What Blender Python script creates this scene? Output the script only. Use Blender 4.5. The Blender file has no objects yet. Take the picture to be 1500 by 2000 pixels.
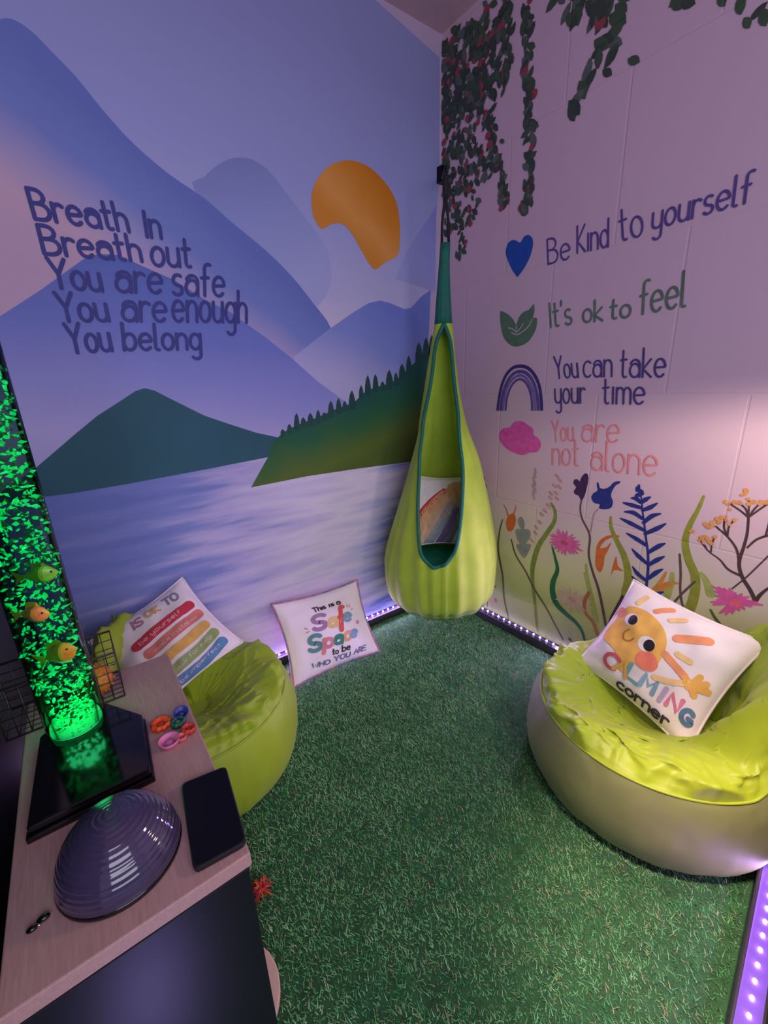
import bpy, bmesh, math, random
from mathutils import Vector, Matrix, noise
import numpy as np
random.seed(7)
S = bpy.context.scene
COL = S.collection
PI = math.pi

# ---------------------------------------------------------------- camera
cam_data = bpy.data.cameras.new('camera')
cam = bpy.data.objects.new('camera', cam_data)
COL.objects.link(cam)
cam_data.sensor_fit = 'VERTICAL'
cam_data.sensor_height = 36.0
cam_data.lens = 823.73 / 2000 * 36.0
cam_data.clip_start = 0.01
_yaw, _pitch, _roll = 0.6255, -0.2976, -0.0394
_f = Vector((math.sin(_yaw) * math.cos(_pitch), math.cos(_yaw) * math.cos(_pitch), math.sin(_pitch)))
_r = Vector((math.cos(_yaw), -math.sin(_yaw), 0))
_u = _r.cross(_f)
_r2 = _r * math.cos(_roll) + _u * math.sin(_roll)
_u2 = _u * math.cos(_roll) - _r * math.sin(_roll)
_m = Matrix((_r2, _u2, -_f)).transposed().to_4x4()
_m.translation = Vector((-1.5421, -1.6034, 1.1769))
cam.matrix_world = _m
S.camera = cam

# ---------------------------------------------------------------- view + world
S.view_settings.view_transform = 'Standard'
S.view_settings.look = 'None'
S.view_settings.gamma = 1.0
S.view_settings.exposure = 0.0
S.view_settings.use_curve_mapping = False
W = bpy.data.worlds.new('world'); S.world = W; W.use_nodes = True
W.node_tree.nodes['Background'].inputs[0].default_value = (0.62, 0.52, 0.72, 1)
W.node_tree.nodes['Background'].inputs[1].default_value = 0.46


def lamp(name, kind, loc, target, energy, color, **kw):
    d = bpy.data.lights.new(name, kind)
    d.energy = energy; d.color = color
    for k, v in kw.items(): setattr(d, k, v)
    o = bpy.data.objects.new(name, d); COL.objects.link(o)
    o.location = loc
    if target is not None:
        o.rotation_euler = (Vector(target) - Vector(loc)).to_track_quat('-Z', 'Y').to_euler()
    return o

# soft room light from the room behind the viewer
lamp('room_light', 'AREA', (-1.5, -3.0, 1.55), (-0.8, -0.1, 0.75), 29.0, (0.82, 0.82, 1.0), shape='RECTANGLE', size=1.6, size_y=1.2)
# warm shaded table lamp just outside the picture on the right
lamp('warm_lamp', 'SPOT', (-0.40, -1.50, 1.17), (-0.42, -1.45, 0.0), 12.5, (1.0, 0.81, 0.64), spot_size=math.radians(166), spot_blend=0.22, shadow_soft_size=0.08)
# added warm spot that brightens the grass near the partition
lamp('grass_fill_spot', 'SPOT', (-1.15, -1.62, 2.1), (-0.66, -1.58, 0.0), 300.0, (1.0, 0.66, 0.62), spot_size=math.radians(30), spot_blend=0.9, shadow_soft_size=0.12)
# added violet light, made up for the glow on the cabinet front
lamp('cabinet_glow_fill', 'AREA', (-1.64, -1.50, 0.05), (-1.66, -1.18, 0.30), 0.34, (0.45, 0.34, 1.0), shape='RECTANGLE', size=0.10, size_y=0.012)
# the light given off by the violet led strips along the skirting
lamp('strip_glow_left', 'AREA', (-0.90, -0.022, 0.062), (-0.90, -0.4, 0.0), 9.0, (0.60, 0.35, 1.0), shape='RECTANGLE', size=1.7, size_y=0.012)
lamp('strip_glow_right', 'AREA', (-0.022, -0.75, 0.062), (-0.4, -0.75, 0.0), 9.0, (0.60, 0.35, 1.0), shape='RECTANGLE', size=0.012, size_y=1.4)
lamp('strip_glow_front', 'AREA', (-0.62, -1.575, 0.066), (-0.66, -1.2, 0.20), 0.9, (0.60, 0.33, 1.0), shape='RECTANGLE', size=0.75, size_y=0.012)
# the green led in the foot of the bubble tube
lamp('tube_glow', 'POINT', (-1.634, -0.80, 0.70), None, 0.35, (0.05, 1.0, 0.35), shadow_soft_size=0.03)


# ---------------------------------------------------------------- materials
def lin(c):
    return tuple((x / 12.92 if x <= 0.04045 else ((x + 0.055) / 1.055) ** 2.4) for x in (v / 255 for v in c)) + (1,)

def brick_bump(nt, bsdf, strength=0.32):
    """relief of the painted block wall, laid out in the plane of the right wall"""
    N, Lk = nt.nodes, nt.links
    g = N.new('ShaderNodeNewGeometry'); sp = N.new('ShaderNodeSeparateXYZ'); cb = N.new('ShaderNodeCombineXYZ')
    Lk.new(g.outputs['Position'], sp.inputs[0])
    ax = N.new('ShaderNodeMath'); ax.operation = 'ADD'; ax.inputs[1].default_value = 5.53 + 0.0
    az = N.new('ShaderNodeMath'); az.operation = 'ADD'; az.inputs[1].default_value = -0.148 + 0.225 * 4
    Lk.new(sp.outputs['Y'], ax.inputs[0]); Lk.new(sp.outputs['Z'], az.inputs[0])
    Lk.new(ax.outputs[0], cb.inputs[0]); Lk.new(az.outputs[0], cb.inputs[1])
    br = N.new('ShaderNodeTexBrick'); br.offset = 0.5; br.squash = 1.0
    br.inputs['Scale'].default_value = 1.0
    br.inputs['Brick Width'].default_value = 0.43; br.inputs['Row Height'].default_value = 0.465
    br.inputs['Mortar Size'].default_value = 0.0045; br.inputs['Mortar Smooth'].default_value = 0.6
    Lk.new(cb.outputs[0], br.inputs['Vector'])
    no = N.new('ShaderNodeTexNoise'); no.inputs['Scale'].default_value = 90; no.inputs['Detail'].default_value = 3
    Lk.new(g.outputs['Position'], no.inputs['Vector'])
    mx = N.new('ShaderNodeMath'); mx.operation = 'MULTIPLY_ADD'; mx.inputs[1].default_value = -1.0
    Lk.new(br.outputs['Fac'], mx.inputs[0])
    ns = N.new('ShaderNodeMath'); ns.operation = 'MULTIPLY'; ns.inputs[1].default_value = 0.18
    Lk.new(no.outputs['Fac'], ns.inputs[0]); Lk.new(ns.outputs[0], mx.inputs[2])
    bp = N.new('ShaderNodeBump'); bp.inputs['Strength'].default_value = strength; bp.inputs['Distance'].default_value = 0.004
    Lk.new(mx.outputs[0], bp.inputs['Height']); Lk.new(bp.outputs[0], bsdf.inputs['Normal'])

def mat(name, rgb, rough=0.7, crumple=None, metal=0.0, var=0.08, vscale=30.0, bump=0.0, bscale=200.0, brick=False, spec=0.5,
        coat=0.0, alpha=None, trans=0.0, sheen=0.0, stretch=None, rgb2=None):
    m = bpy.data.materials.new(name); m.use_nodes = True
    nt = m.node_tree; b = nt.nodes['Principled BSDF']
    b.inputs['Roughness'].default_value = rough; b.inputs['Metallic'].default_value = metal
    b.inputs['Specular IOR Level'].default_value = spec
    b.inputs['Coat Weight'].default_value = coat; b.inputs['Transmission Weight'].default_value = trans
    b.inputs['Sheen Weight'].default_value = sheen
    if alpha is not None: b.inputs['Alpha'].default_value = alpha
    c = lin(rgb)
    g = nt.nodes.new('ShaderNodeNewGeometry')
    vec = g.outputs['Position']
    if stretch:
        mp = nt.nodes.new('ShaderNodeMapping'); mp.inputs['Scale'].default_value = stretch
        nt.links.new(vec, mp.inputs['Vector']); vec = mp.outputs['Vector']
    n = nt.nodes.new('ShaderNodeTexNoise'); n.inputs['Scale'].default_value = vscale; n.inputs['Detail'].default_value = 4
    nt.links.new(vec, n.inputs['Vector'])
    mix = nt.nodes.new('ShaderNodeMix'); mix.data_type = 'RGBA'
    c2 = lin(rgb2) if rgb2 else tuple(min(1, x * (1 + var)) for x in c[:3]) + (1,)
    c1 = c if rgb2 else tuple(x * (1 - var) for x in c[:3]) + (1,)
    mr = nt.nodes.new('ShaderNodeMapRange'); mr.inputs['From Min'].default_value = 0.3; mr.inputs['From Max'].default_value = 0.7
    nt.links.new(n.outputs['Fac'], mr.inputs['Value'])
    nt.links.new(mr.outputs[0], mix.inputs['Factor'])
    mix.inputs['A'].default_value = c1; mix.inputs['B'].default_value = c2
    nt.links.new(mix.outputs['Result'], b.inputs['Base Color'])
    if brick: brick_bump(nt, b)
    elif crumple:
        n2 = nt.nodes.new('ShaderNodeTexNoise'); n2.noise_type = 'RIDGED_MULTIFRACTAL'; n2.inputs['Scale'].default_value = crumple[0]; n2.inputs['Detail'].default_value = 2.5; n2.inputs['Distortion'].default_value = 1.2
        nt.links.new(g.outputs['Position'], n2.inputs['Vector'])
        bp = nt.nodes.new('ShaderNodeBump'); bp.inputs['Strength'].default_value = crumple[1]; bp.inputs['Distance'].default_value = 0.02
        nt.links.new(n2.outputs['Fac'], bp.inputs['Height']); nt.links.new(bp.outputs[0], b.inputs['Normal'])
    elif bump:
        n2 = nt.nodes.new('ShaderNodeTexNoise'); n2.inputs['Scale'].default_value = bscale; n2.inputs['Detail'].default_value = 3
        nt.links.new(g.outputs['Position'], n2.inputs['Vector'])
        bp = nt.nodes.new('ShaderNodeBump'); bp.inputs['Strength'].default_value = bump; bp.inputs['Distance'].default_value = 0.003
        nt.links.new(n2.outputs['Fac'], bp.inputs['Height']); nt.links.new(bp.outputs[0], b.inputs['Normal'])
    return m

def grad(name, p0, p1, stops, axes=('X', 'Z'), nz=0.12, nscale=3.0, rough=0.75, brick=False, streak=None):
    """paint blended from colour to colour between two points of a wall, with brushed unevenness"""
    m = bpy.data.materials.new(name); m.use_nodes = True
    nt = m.node_tree; N, Lk = nt.nodes, nt.links; b = N['Principled BSDF']
    b.inputs['Roughness'].default_value = rough; b.inputs['Specular IOR Level'].default_value = 0.3
    g = N.new('ShaderNodeNewGeometry'); sp = N.new('ShaderNodeSeparateXYZ'); Lk.new(g.outputs['Position'], sp.inputs[0])
    dx, dz = p1[0] - p0[0], p1[1] - p0[1]; l2 = dx * dx + dz * dz
    a = N.new('ShaderNodeMath'); a.operation = 'MULTIPLY_ADD'
    a.inputs[1].default_value = dx / l2; a.inputs[2].default_value = -(p0[0] * dx + p0[1] * dz) / l2
    Lk.new(sp.outputs[axes[0]], a.inputs[0])
    c = N.new('ShaderNodeMath'); c.operation = 'MULTIPLY_ADD'; c.inputs[1].default_value = dz / l2
    Lk.new(sp.outputs[axes[1]], c.inputs[0]); Lk.new(a.outputs[0], c.inputs[2])
    n = N.new('ShaderNodeTexNoise'); n.inputs['Scale'].default_value = nscale; n.inputs['Detail'].default_value = 5
    if streak:
        mp = N.new('ShaderNodeMapping'); mp.inputs['Scale'].default_value = streak[0]; mp.inputs['Rotation'].default_value = streak[1]
        Lk.new(g.outputs['Position'], mp.inputs['Vector']); Lk.new(mp.outputs[0], n.inputs['Vector'])
    else:
        Lk.new(g.outputs['Position'], n.inputs['Vector'])
    s = N.new('ShaderNodeMath'); s.operation = 'MULTIPLY_ADD'; s.inputs[1].default_value = nz; s.inputs[2].default_value = -nz / 2
    Lk.new(n.outputs['Fac'], s.inputs[0])
    t = N.new('ShaderNodeMath'); t.operation = 'ADD'; Lk.new(c.outputs[0], t.inputs[0]); Lk.new(s.outputs[0], t.inputs[1])
    r = N.new('ShaderNodeValToRGB'); Lk.new(t.outputs[0], r.inputs[0])
    el = r.color_ramp.elements
    while len(el) > 1: el.remove(el[-1])
    el[0].position = stops[0][0]; el[0].color = lin(stops[0][1])
    for q, col in stops[1:]:
        e = el.new(q); e.color = lin(col)
    Lk.new(r.outputs[0], b.inputs['Base Color'])
    if brick: brick_bump(nt, b)
    return m

def emit(name, rgb, strength, rgb2=None, scale=60):
    m = bpy.data.materials.new(name); m.use_nodes = True
    nt = m.node_tree; b = nt.nodes['Principled BSDF']
    b.inputs['Base Color'].default_value = lin(rgb); b.inputs['Emission Color'].default_value = lin(rgb)
    b.inputs['Emission Strength'].default_value = strength
    if rgb2:
        g = nt.nodes.new('ShaderNodeNewGeometry'); n = nt.nodes.new('ShaderNodeTexNoise'); n.inputs['Scale'].default_value = scale
        nt.links.new(g.outputs['Position'], n.inputs['Vector'])
        mix = nt.nodes.new('ShaderNodeMix'); mix.data_type = 'RGBA'
        mix.inputs['A'].default_value = lin(rgb); mix.inputs['B'].default_value = lin(rgb2)
        mr = nt.nodes.new('ShaderNodeMapRange'); mr.inputs['From Min'].default_value = 0.38; mr.inputs['From Max'].default_value = 0.46
        nt.links.new(n.outputs['Fac'], mr.inputs['Value']); nt.links.new(mr.outputs[0], mix.inputs['Factor'])
        nt.links.new(mix.outputs['Result'], b.inputs['Emission Color']); nt.links.new(mix.outputs['Result'], b.inputs['Base Color'])
    return m


# ---------------------------------------------------------------- object helpers
def link(name, me, parent=None):
    o = bpy.data.objects.new(name, me); COL.objects.link(o)
    if parent is not None: o.parent = parent
    return o

def tag(o, label=None, cat=None, group=None, kind=None):
    if label: o['label'] = label
    if cat: o['category'] = cat
    if group: o['group'] = group
    if kind: o['kind'] = kind
    return o

def empty(name, loc, label, cat, group=None, rz=0.0):
    o = bpy.data.objects.new(name, None); COL.objects.link(o)
    o.location = loc; o.rotation_euler = (0, 0, rz); o.empty_display_size = 0.05
    return tag(o, label, cat, group)

def mesh(name, v, f, m, parent=None, smooth=False, idx=None, off=(0, 0, 0)):
    """one mesh object; vertices are world coordinates minus off"""
    me = bpy.data.meshes.new(name)
    me.from_pydata([(a[0] - off[0], a[1] - off[1], a[2] - off[2]) for a in v], [], f)
    ms = m if isinstance(m, (list, tuple)) else [m]
    for q in ms: me.materials.append(q)
    if idx: me.polygons.foreach_set('material_index', idx)
    if smooth: me.polygons.foreach_set('use_smooth', [True] * len(me.polygons))
    me.update()
    return link(name, me, parent)

def recalc(o):
    bm = bmesh.new(); bm.from_mesh(o.data)
    bmesh.ops.recalc_face_normals(bm, faces=bm.faces); bm.to_mesh(o.data); bm.free()
    return o

class MB:
    """collects shapes into one mesh"""
    def __init__(s): s.v = []; s.f = []; s.i = []
    def add(s, v, f, i=0):
        b = len(s.v); s.v += list(v); s.f += [tuple(q + b for q in g) for g in f]; s.i += [i] * len(f); return s
    def box(s, x0, x1, y0, y1, z0, z1, i=0):
        v = [(x, y, z) for z in (z0, z1) for y in (y0, y1) for x in (x0, x1)]
        return s.add(v, [(0, 2, 3, 1), (4, 5, 7, 6), (0, 1, 5, 4), (2, 6, 7, 3), (0, 4, 6, 2), (1, 3, 7, 5)], i)
    def prism(s, pts, z0, z1, i=0):
        n = len(pts)
        v = [(x, y, z0) for x, y in pts] + [(x, y, z1) for x, y in pts]
        return s.add(v, [tuple(range(n - 1, -1, -1)), tuple(range(n, 2 * n))] + [(k, (k + 1) % n, n + (k + 1) % n, n + k) for k in range(n)], i)
    def lathe(s, prof, c, n=48, i=0, sx=1.0, sy=1.0):
        rings = []
        v = []; f = []
        for r, z in prof:
            if r < 1e-6: rings.append([len(v)]); v.append((c[0], c[1], c[2] + z))
            else:
                rings.append(list(range(len(v), len(v) + n)))
                v += [(c[0] + sx * r * math.cos(2 * PI * k / n), c[1] + sy * r * math.sin(2 * PI * k / n), c[2] + z) for k in range(n)]
        for a, b in zip(rings, rings[1:]):
            for k in range(n):
                k2 = (k + 1) % n
                if len(a) == 1 and len(b) == 1: continue
                if len(a) == 1: f.append((a[0], b[k2], b[k]))
                elif len(b) == 1: f.append((a[k], a[k2], b[0]))
                else: f.append((a[k], a[k2], b[k2], b[k]))
        return s.add(v, f, i)
    def tube(s, path, r, n=8, i=0, closed=False):
        P = [Vector(p) for p in path]; m = len(P)
        rr = r if isinstance(r, (list, tuple)) else [r] * m
        v = []; f = []
        up = Vector((0, 0, 1)); prev = None
        for k in range(m):
            if closed: t = P[(k + 1) % m] - P[k - 1]
            else: t = P[min(k + 1, m - 1)] - P[max(k - 1, 0)]
            t = t.normalized() if t.length > 1e-9 else Vector((0, 0, 1))
            if prev is None:
                a = t.cross(up)
                if a.length < 1e-3: a = t.cross(Vector((1, 0, 0)))
            else: a = prev - t * prev.dot(t)
            a.normalize(); prev = a; b = t.cross(a)
            v += [tuple(P[k] + (a * math.cos(2 * PI * j / n) + b * math.sin(2 * PI * j / n)) * rr[k]) for j in range(n)]
        for k in range(m if closed else m - 1):
            k2 = (k + 1) % m
            for j in range(n): f.append((k * n + j, k * n + (j + 1) % n, k2 * n + (j + 1) % n, k2 * n + j))
        if not closed: f += [tuple(range(n - 1, -1, -1)), tuple((m - 1) * n + j for j in range(n))]
        return s.add(v, f, i)
    def ball(s, c, r, n=10, i=0, sc=(1, 1, 1), rot=None):
        v = []; f = []
        for a in range(n + 1):
            th = PI * a / n
            for b in range(2 * n):
                ph = PI * b / n
                p = Vector((math.sin(th) * math.cos(ph) * sc[0], math.sin(th) * math.sin(ph) * sc[1], math.cos(th) * sc[2])) * r
                if rot is not None: p = rot @ p
                v.append((c[0] + p.x, c[1] + p.y, c[2] + p.z))
        for a in range(n):
            for b in range(2 * n):
                q = (a * 2 * n + b, a * 2 * n + (b + 1) % (2 * n), (a + 1) * 2 * n + (b + 1) % (2 * n), (a + 1) * 2 * n + b)
                f.append(q)
        return s.add(v, f, i)
    def build(s, name, m, parent=None, smooth=False, off=(0, 0, 0)):
        return recalc(mesh(name, s.v, s.f, m, parent, smooth, s.i, off))

def soft(o, w=0.004, seg=2):
    md = o.modifiers.new('edge', 'BEVEL'); md.width = w; md.segments = seg; md.limit_method = 'ANGLE'
    return o

# ---------------------------------------------------------------- flat paint: outlines and brush strokes in 2-D
def spline(pts, n=6, closed=False):
    P = list(pts); out = []
    m = len(P)
    if m < 3: return P
    rng = range(m if closed else m - 1)
    for k in rng:
        p0 = P[(k - 1) % m] if (closed or k > 0) else P[k]
        p1 = P[k]; p2 = P[(k + 1) % m]
        p3 = P[(k + 2) % m] if (closed or k + 2 < m) else p2
        for j in range(n):
            t = j / n
            out.append(tuple(0.5 * (2 * b + (c - a) * t + (2 * a - 5 * b + 4 * c - d) * t * t + (3 * b - a - 3 * c + d) * t ** 3)
                             for a, b, c, d in zip(p0, p1, p2, p3)))
    if not closed: out.append(P[-1])
    return out

STEP = 1.4e-5
class Flat:
    """2-D shapes that are laid on a surface by a mapping (u, v) -> point"""
    def __init__(s): s.v = []; s.f = []; s.i = []; s.h = []; s.n = 0
    def add(s, v, f, i=0, run=False):
        v = list(v); b = len(s.v); s.v += v; s.f += [tuple(q + b for q in g) for g in f]; s.i += [i] * len(f)
        # every stroke of paint lies a hair's breadth over the one before it
        s.h += [STEP * (s.n + (.8 * k / len(v) if run else 0)) for k in range(len(v))]; s.n += 1; return s
    def poly(s, pts, i=0): return s.add(pts, [tuple(range(len(pts)))], i)
    def ellipse(s, c, rx, ry, rot=0.0, i=0, n=18):
        cs, sn = math.cos(rot), math.sin(rot)
        return s.poly([(c[0] + rx * math.cos(2 * PI * k / n) * cs - ry * math.sin(2 * PI * k / n) * sn,
                        c[1] + rx * math.cos(2 * PI * k / n) * sn + ry * math.sin(2 * PI * k / n) * cs) for k in range(n)], i)
    def stroke(s, pts, w, i=0, caps=True):
        P = [tuple(p) for k, p in enumerate(pts) if k == 0 or math.dist(p, pts[k - 1]) > 1e-7]
        m = len(P)
        if m < 2: return s.ellipse(P[0], (w if not isinstance(w, (list, tuple)) else w[0]) / 2, (w if not isinstance(w, (list, tuple)) else w[0]) / 2, 0, i)
        ww = [w] * m if not isinstance(w, (list, tuple)) else [w[0] + (w[1] - w[0]) * k / (m - 1) for k in range(m)] if len(w) == 2 else \
             [w[0] + (w[1] - w[0]) * min(1, 2 * k / (m - 1)) + (w[2] - w[1]) * max(0, 2 * k / (m - 1) - 1) for k in range(m)]
        v = []
        for k in range(m):
            a = P[max(0, k - 1)]; b = P[min(m - 1, k + 1)]
            t = (b[0] - a[0], b[1] - a[1]); l = math.hypot(*t) or 1
            nx, ny = -t[1] / l * ww[k] / 2, t[0] / l * ww[k] / 2
            v += [(P[k][0] + nx, P[k][1] + ny), (P[k][0] - nx, P[k][1] - ny)]
        f = [(2 * k, 2 * k + 1, 2 * k + 3, 2 * k + 2) for k in range(m - 1)]
        s.add(v, f, i, True)
        if caps:
            for k, q in ((0, P[1]), (m - 1, P[-2])):
                if ww[k] < 1e-5: continue
                a0 = math.atan2(P[k][1] - q[1], P[k][0] - q[0])
                s.poly([(P[k][0] + ww[k] / 2 * math.cos(a0 + (j / 6 - 0.5) * PI), P[k][1] + ww[k] / 2 * math.sin(a0 + (j / 6 - 0.5) * PI)) for j in range(7)], i)
        return s
    def build(s, name, m, parent, fn, label=None):
        o = mesh(name, [fn(p, h) for p, h in zip(s.v, s.h)], s.f, m, parent, False, s.i)
        if label: o['label'] = label
        return o

def arc(cx, cy, rx, ry, a0, a1, n=12):
    return [(cx + rx * math.cos(math.radians(a0 + (a1 - a0) * k / n)), cy + ry * math.sin(math.radians(a0 + (a1 - a0) * k / n))) for k in range(n + 1)]

X = 0.62     # x-height
def bowl(w): return arc(w / 2, X / 2, w / 2, X / 2, 0, 360, 20)
GL = {
 'a': (.50, [arc(.25, .24, .25, .24, 0, 360, 18), arc(.26, X - .2, .24, .2, 160, 0, 8) + [(.5, 0)]]),
 'b': (.48, [[(0, 1), (0, 0.0)], arc(.24, X / 2, .24, X / 2, 180, -180, 18)]),
 'c': (.46, [arc(.27, X / 2, .27, X / 2, 50, 310, 14)]),
 'd': (.48, [[(.48, 1), (.48, 0)], arc(.24, X / 2, .24, X / 2, 0, 360, 18)]),
 'e': (.50, [[(.02, .32), (.48, .34)] + arc(.25, X / 2, .25, X / 2, 8, 315, 16)]),
 'f': (.36, [arc(.30, .86, .16, .14, 60, 180, 6) + [(.14, 0)], [(0, .56), (.30, .58)]]),
 'g': (.48, [arc(.24, X / 2, .24, X / 2, 0, 360, 18), [(.48, X), (.48, -.25)] + arc(.28, -.25, .2, .15, 0, -150, 8)]),
 'h': (.44, [[(0, 1), (0, 0)], [(0, .32)] + arc(.22, .38, .22, .24, 180, 0, 8) + [(.44, 0)]]),
 'i': (.06, [[(.03, X), (.03, 0)]]),
 'k': (.42, [[(0, 1), (0, 0)], [(.38, X), (.02, .28), (.42, 0)]]),
 'l': (.14, [[(0, 1), (0, .06), (.06, 0), (.14, .0)]]),
 'm': (.70, [[(0, X), (0, 0)], [(0, .32)] + arc(.175, .40, .175, .22, 180, 0, 8) + [(.35, 0)], [(.35, .32)] + arc(.525, .40, .175, .22, 180, 0, 8) + [(.70, 0)]]),
 'n': (.44, [[(0, X), (0, 0)], [(0, .32)] + arc(.22, .38, .22, .24, 180, 0, 8) + [(.44, 0)]]),
 'o': (.48, [arc(.24, X / 2, .24, X / 2, 90, 450, 20)]),
 'p': (.48, [[(0, X), (0, -.42)], arc(.24, X / 2, .24, X / 2, 180, -180, 18)]),
 'r': (.32, [[(0, X), (0, 0)], [(0, .34)] + arc(.2, .36, .2, .25, 180, 50, 8)]),
 's': (.38, [arc(.2, .46, .18, .16, 50, 270, 10) + arc(.19, .15, .19, .15, 90, -150, 10)]),
 't': (.34, [[(.12, .95), (.12, .14)] + arc(.24, .14, .12, .14, 180, 300, 6), [(0, .62), (.30, .64)]]),
 'u': (.46, [[(0, X), (0, .22)] + arc(.22, .22, .22, .22, 180, 360, 8) + [(.44, X)], [(.45, X), (.46, 0)]]),
 'w': (.62, [[(0, X), (.16, 0), (.31, .45), (.46, 0), (.62, X)]]),
 'y': (.46, [[(0, X), (0, .24)] + arc(.23, .24, .23, .22, 180, 360, 8), [(.46, X), (.46, -.25)] + arc(.26, -.25, .2, .16, 0, -150, 8)]),
 'A': (.66, [[(0, 0), (.33, 1), (.66, 0)], [(.13, .36), (.53, .36)]]),
 'B': (.56, [[(0, 0), (0, 1)], [(0, 1)] + arc(.2, .77, .27, .23, 90, -90, 8) + [(0, .54)], [(.2, .54)] + arc(.26, .27, .30, .27, 90, -90, 8) + [(0, 0)]]),
 'C': (.60, [arc(.36, .5, .36, .5, 50, 310, 16)]),
 'E': (.50, [[(.5, 1), (0, 1), (0, 0), (.5, 0)], [(0, .52), (.42, .52)]]),
 'G': (.66, [arc(.36, .5, .36, .5, 50, 340, 16) + [(.70, .44), (.42, .44)]]),
 'H': (.60, [[(0, 1), (0, 0)], [(.6, 1), (.6, 0)], [(0, .52), (.6, .52)]]),
 'I': (.08, [[(.04, 1), (.04, 0)]]),
 'K': (.54, [[(0, 1), (0, 0)], [(.5, 1), (.02, .42), (.54, 0)]]),
 'L': (.46, [[(0, 1), (0, 0), (.46, 0)]]),
 'M': (.74, [[(0, 0), (.05, 1), (.37, .3), (.69, 1), (.74, 0)]]),
 'N': (.60, [[(0, 0), (0, 1), (.6, 0), (.6, 1)]]),
 'O': (.70, [arc(.35, .5, .35, .5, 90, 450, 22)]),
 'R': (.54, [[(0, 0), (0, 1)], [(0, 1)] + arc(.22, .75, .28, .25, 90, -90, 8) + [(0, .5)], [(.2, .5), (.54, 0)]]),
 'S': (.56, [arc(.3, .74, .27, .26, 40, 270, 12) + arc(.28, .24, .28, .24, 90, -150, 12)]),
 'T': (.64, [[(0, 1), (.64, 1)], [(.32, 1), (.32, 0)]]),
 'U': (.58, [[(0, 1), (0, .3)] + arc(.29, .3, .29, .3, 180, 360, 10) + [(.58, 1)]]),
 'W': (.86, [[(0, 1), (.2, 0), (.43, .7), (.66, 0), (.86, 1)]]),
 'Y': (.60, [[(0, 1), (.30, .48)], [(.60, 1), (.30, .48), (.30, 0)]]),
 "'": (.06, [[(.04, 1), (.02, .82)]]),
 'ı': (.06, [[(.03, .9), (.03, 0)]]),
 'ĭ': (.06, [[(.03, .64), (.03, 0)]]),
 '~': (.5, [[(0, .2), (.12, .42), (.25, .2), (.38, .42), (.5, .2)]]),
}
def write(fl, text, o, e, u, w, i=0, gap=0.16):
    """hand lettering from baseline start o to baseline end e, capital tops at u"""
    adv = 0.0; place = []
    for ch in text:
        if ch == ' ': adv += .32; continue
        gw, st = GL[ch]; place.append((adv, st)); adv += gw + gap
    tot = max(adv - gap, 0.05)
    bx, by = (e[0] - o[0]) / tot, (e[1] - o[1]) / tot
    ux, uy = u[0] - o[0], u[1] - o[1]
    for a, st in place:
        for s_ in st:
            fl.stroke([(o[0] + (a + p[0]) * bx + p[1] * ux, o[1] + (a + p[0]) * by + p[1] * uy) for p in s_], w, i)
    return fl

# ================================================================ THE SETTING
CZ = 2.518
m_floor = mat('floor_backing', (40, 88, 50), rough=0.9, var=0.25, vscale=25, bump=0.5, bscale=400)
m_ceil = mat('ceiling_paint', (205, 170, 178), rough=0.85, var=0.04)
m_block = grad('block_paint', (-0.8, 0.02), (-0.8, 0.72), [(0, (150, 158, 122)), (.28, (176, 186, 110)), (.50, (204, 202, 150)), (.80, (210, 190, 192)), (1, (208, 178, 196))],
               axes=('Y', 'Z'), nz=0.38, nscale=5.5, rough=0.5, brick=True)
m_plain = mat('plain_wall_paint', (190, 170, 200), rough=0.7, var=0.03, vscale=4, bump=0.15, bscale=150)
m_dark = mat('dark_wall_paint', (30, 30, 52), rough=0.25, var=0.15, vscale=8)
m_trunk = mat('black_trunking', (38, 38, 40), rough=0.35, var=0.1)

def struct(o, label=None):
    o['kind'] = 'structure'
    if label: o['label'] = label
    return o
b = MB().box(-2.55, 0.12, -3.3, 0.12, -0.08, 0.0); floor = struct(b.build('floor', m_floor), 'floor under the green artificial grass')
b = MB().box(-2.55, 0.12, -3.3, 0.12, CZ, CZ + 0.08); struct(b.build('ceiling', m_ceil), 'pale pinkish ceiling above the room corner')
b = MB().box(-2.55, 0.12, 0.0, 0.12, 0.0, CZ); wall_left = struct(b.build('wall_left', m_plain), 'wall with the painted mountain lake mural')
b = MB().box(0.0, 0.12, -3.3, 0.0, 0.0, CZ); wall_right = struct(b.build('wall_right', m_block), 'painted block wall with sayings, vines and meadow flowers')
# short return wall beside the doorway the picture is taken from
_d = Vector((-0.549, -0.064, 0)).normalized(); _n = Vector((-_d.y, _d.x, 0))
if _n.y < 0: _n = -_n
def fr(t, s, z):   # t along the return wall from the right wall, s out into the room
    p = Vector((-0.234, -1.512, 0)) + _d * t + _n * (s - 0.052)
    return (p.x, p.y, z)
def fr_box(mb, t0, t1, s0, s1, z0, z1, i=0):
    v = [fr(t, s, z) for z in (z0, z1) for s in (s0, s1) for t in (t0, t1)]
    return mb.add(v, [(0, 2, 3, 1), (4, 5, 7, 6), (0, 1, 5, 4), (2, 6, 7, 3), (0, 4, 6, 2), (1, 3, 7, 5)], i)
wall_front = struct(fr_box(MB(), -0.23, 0.72, -0.06, 0.0, 0.0, 0.55).build('wall_front', m_dark), 'low dark glossy partition wall beside the doorway')

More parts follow.
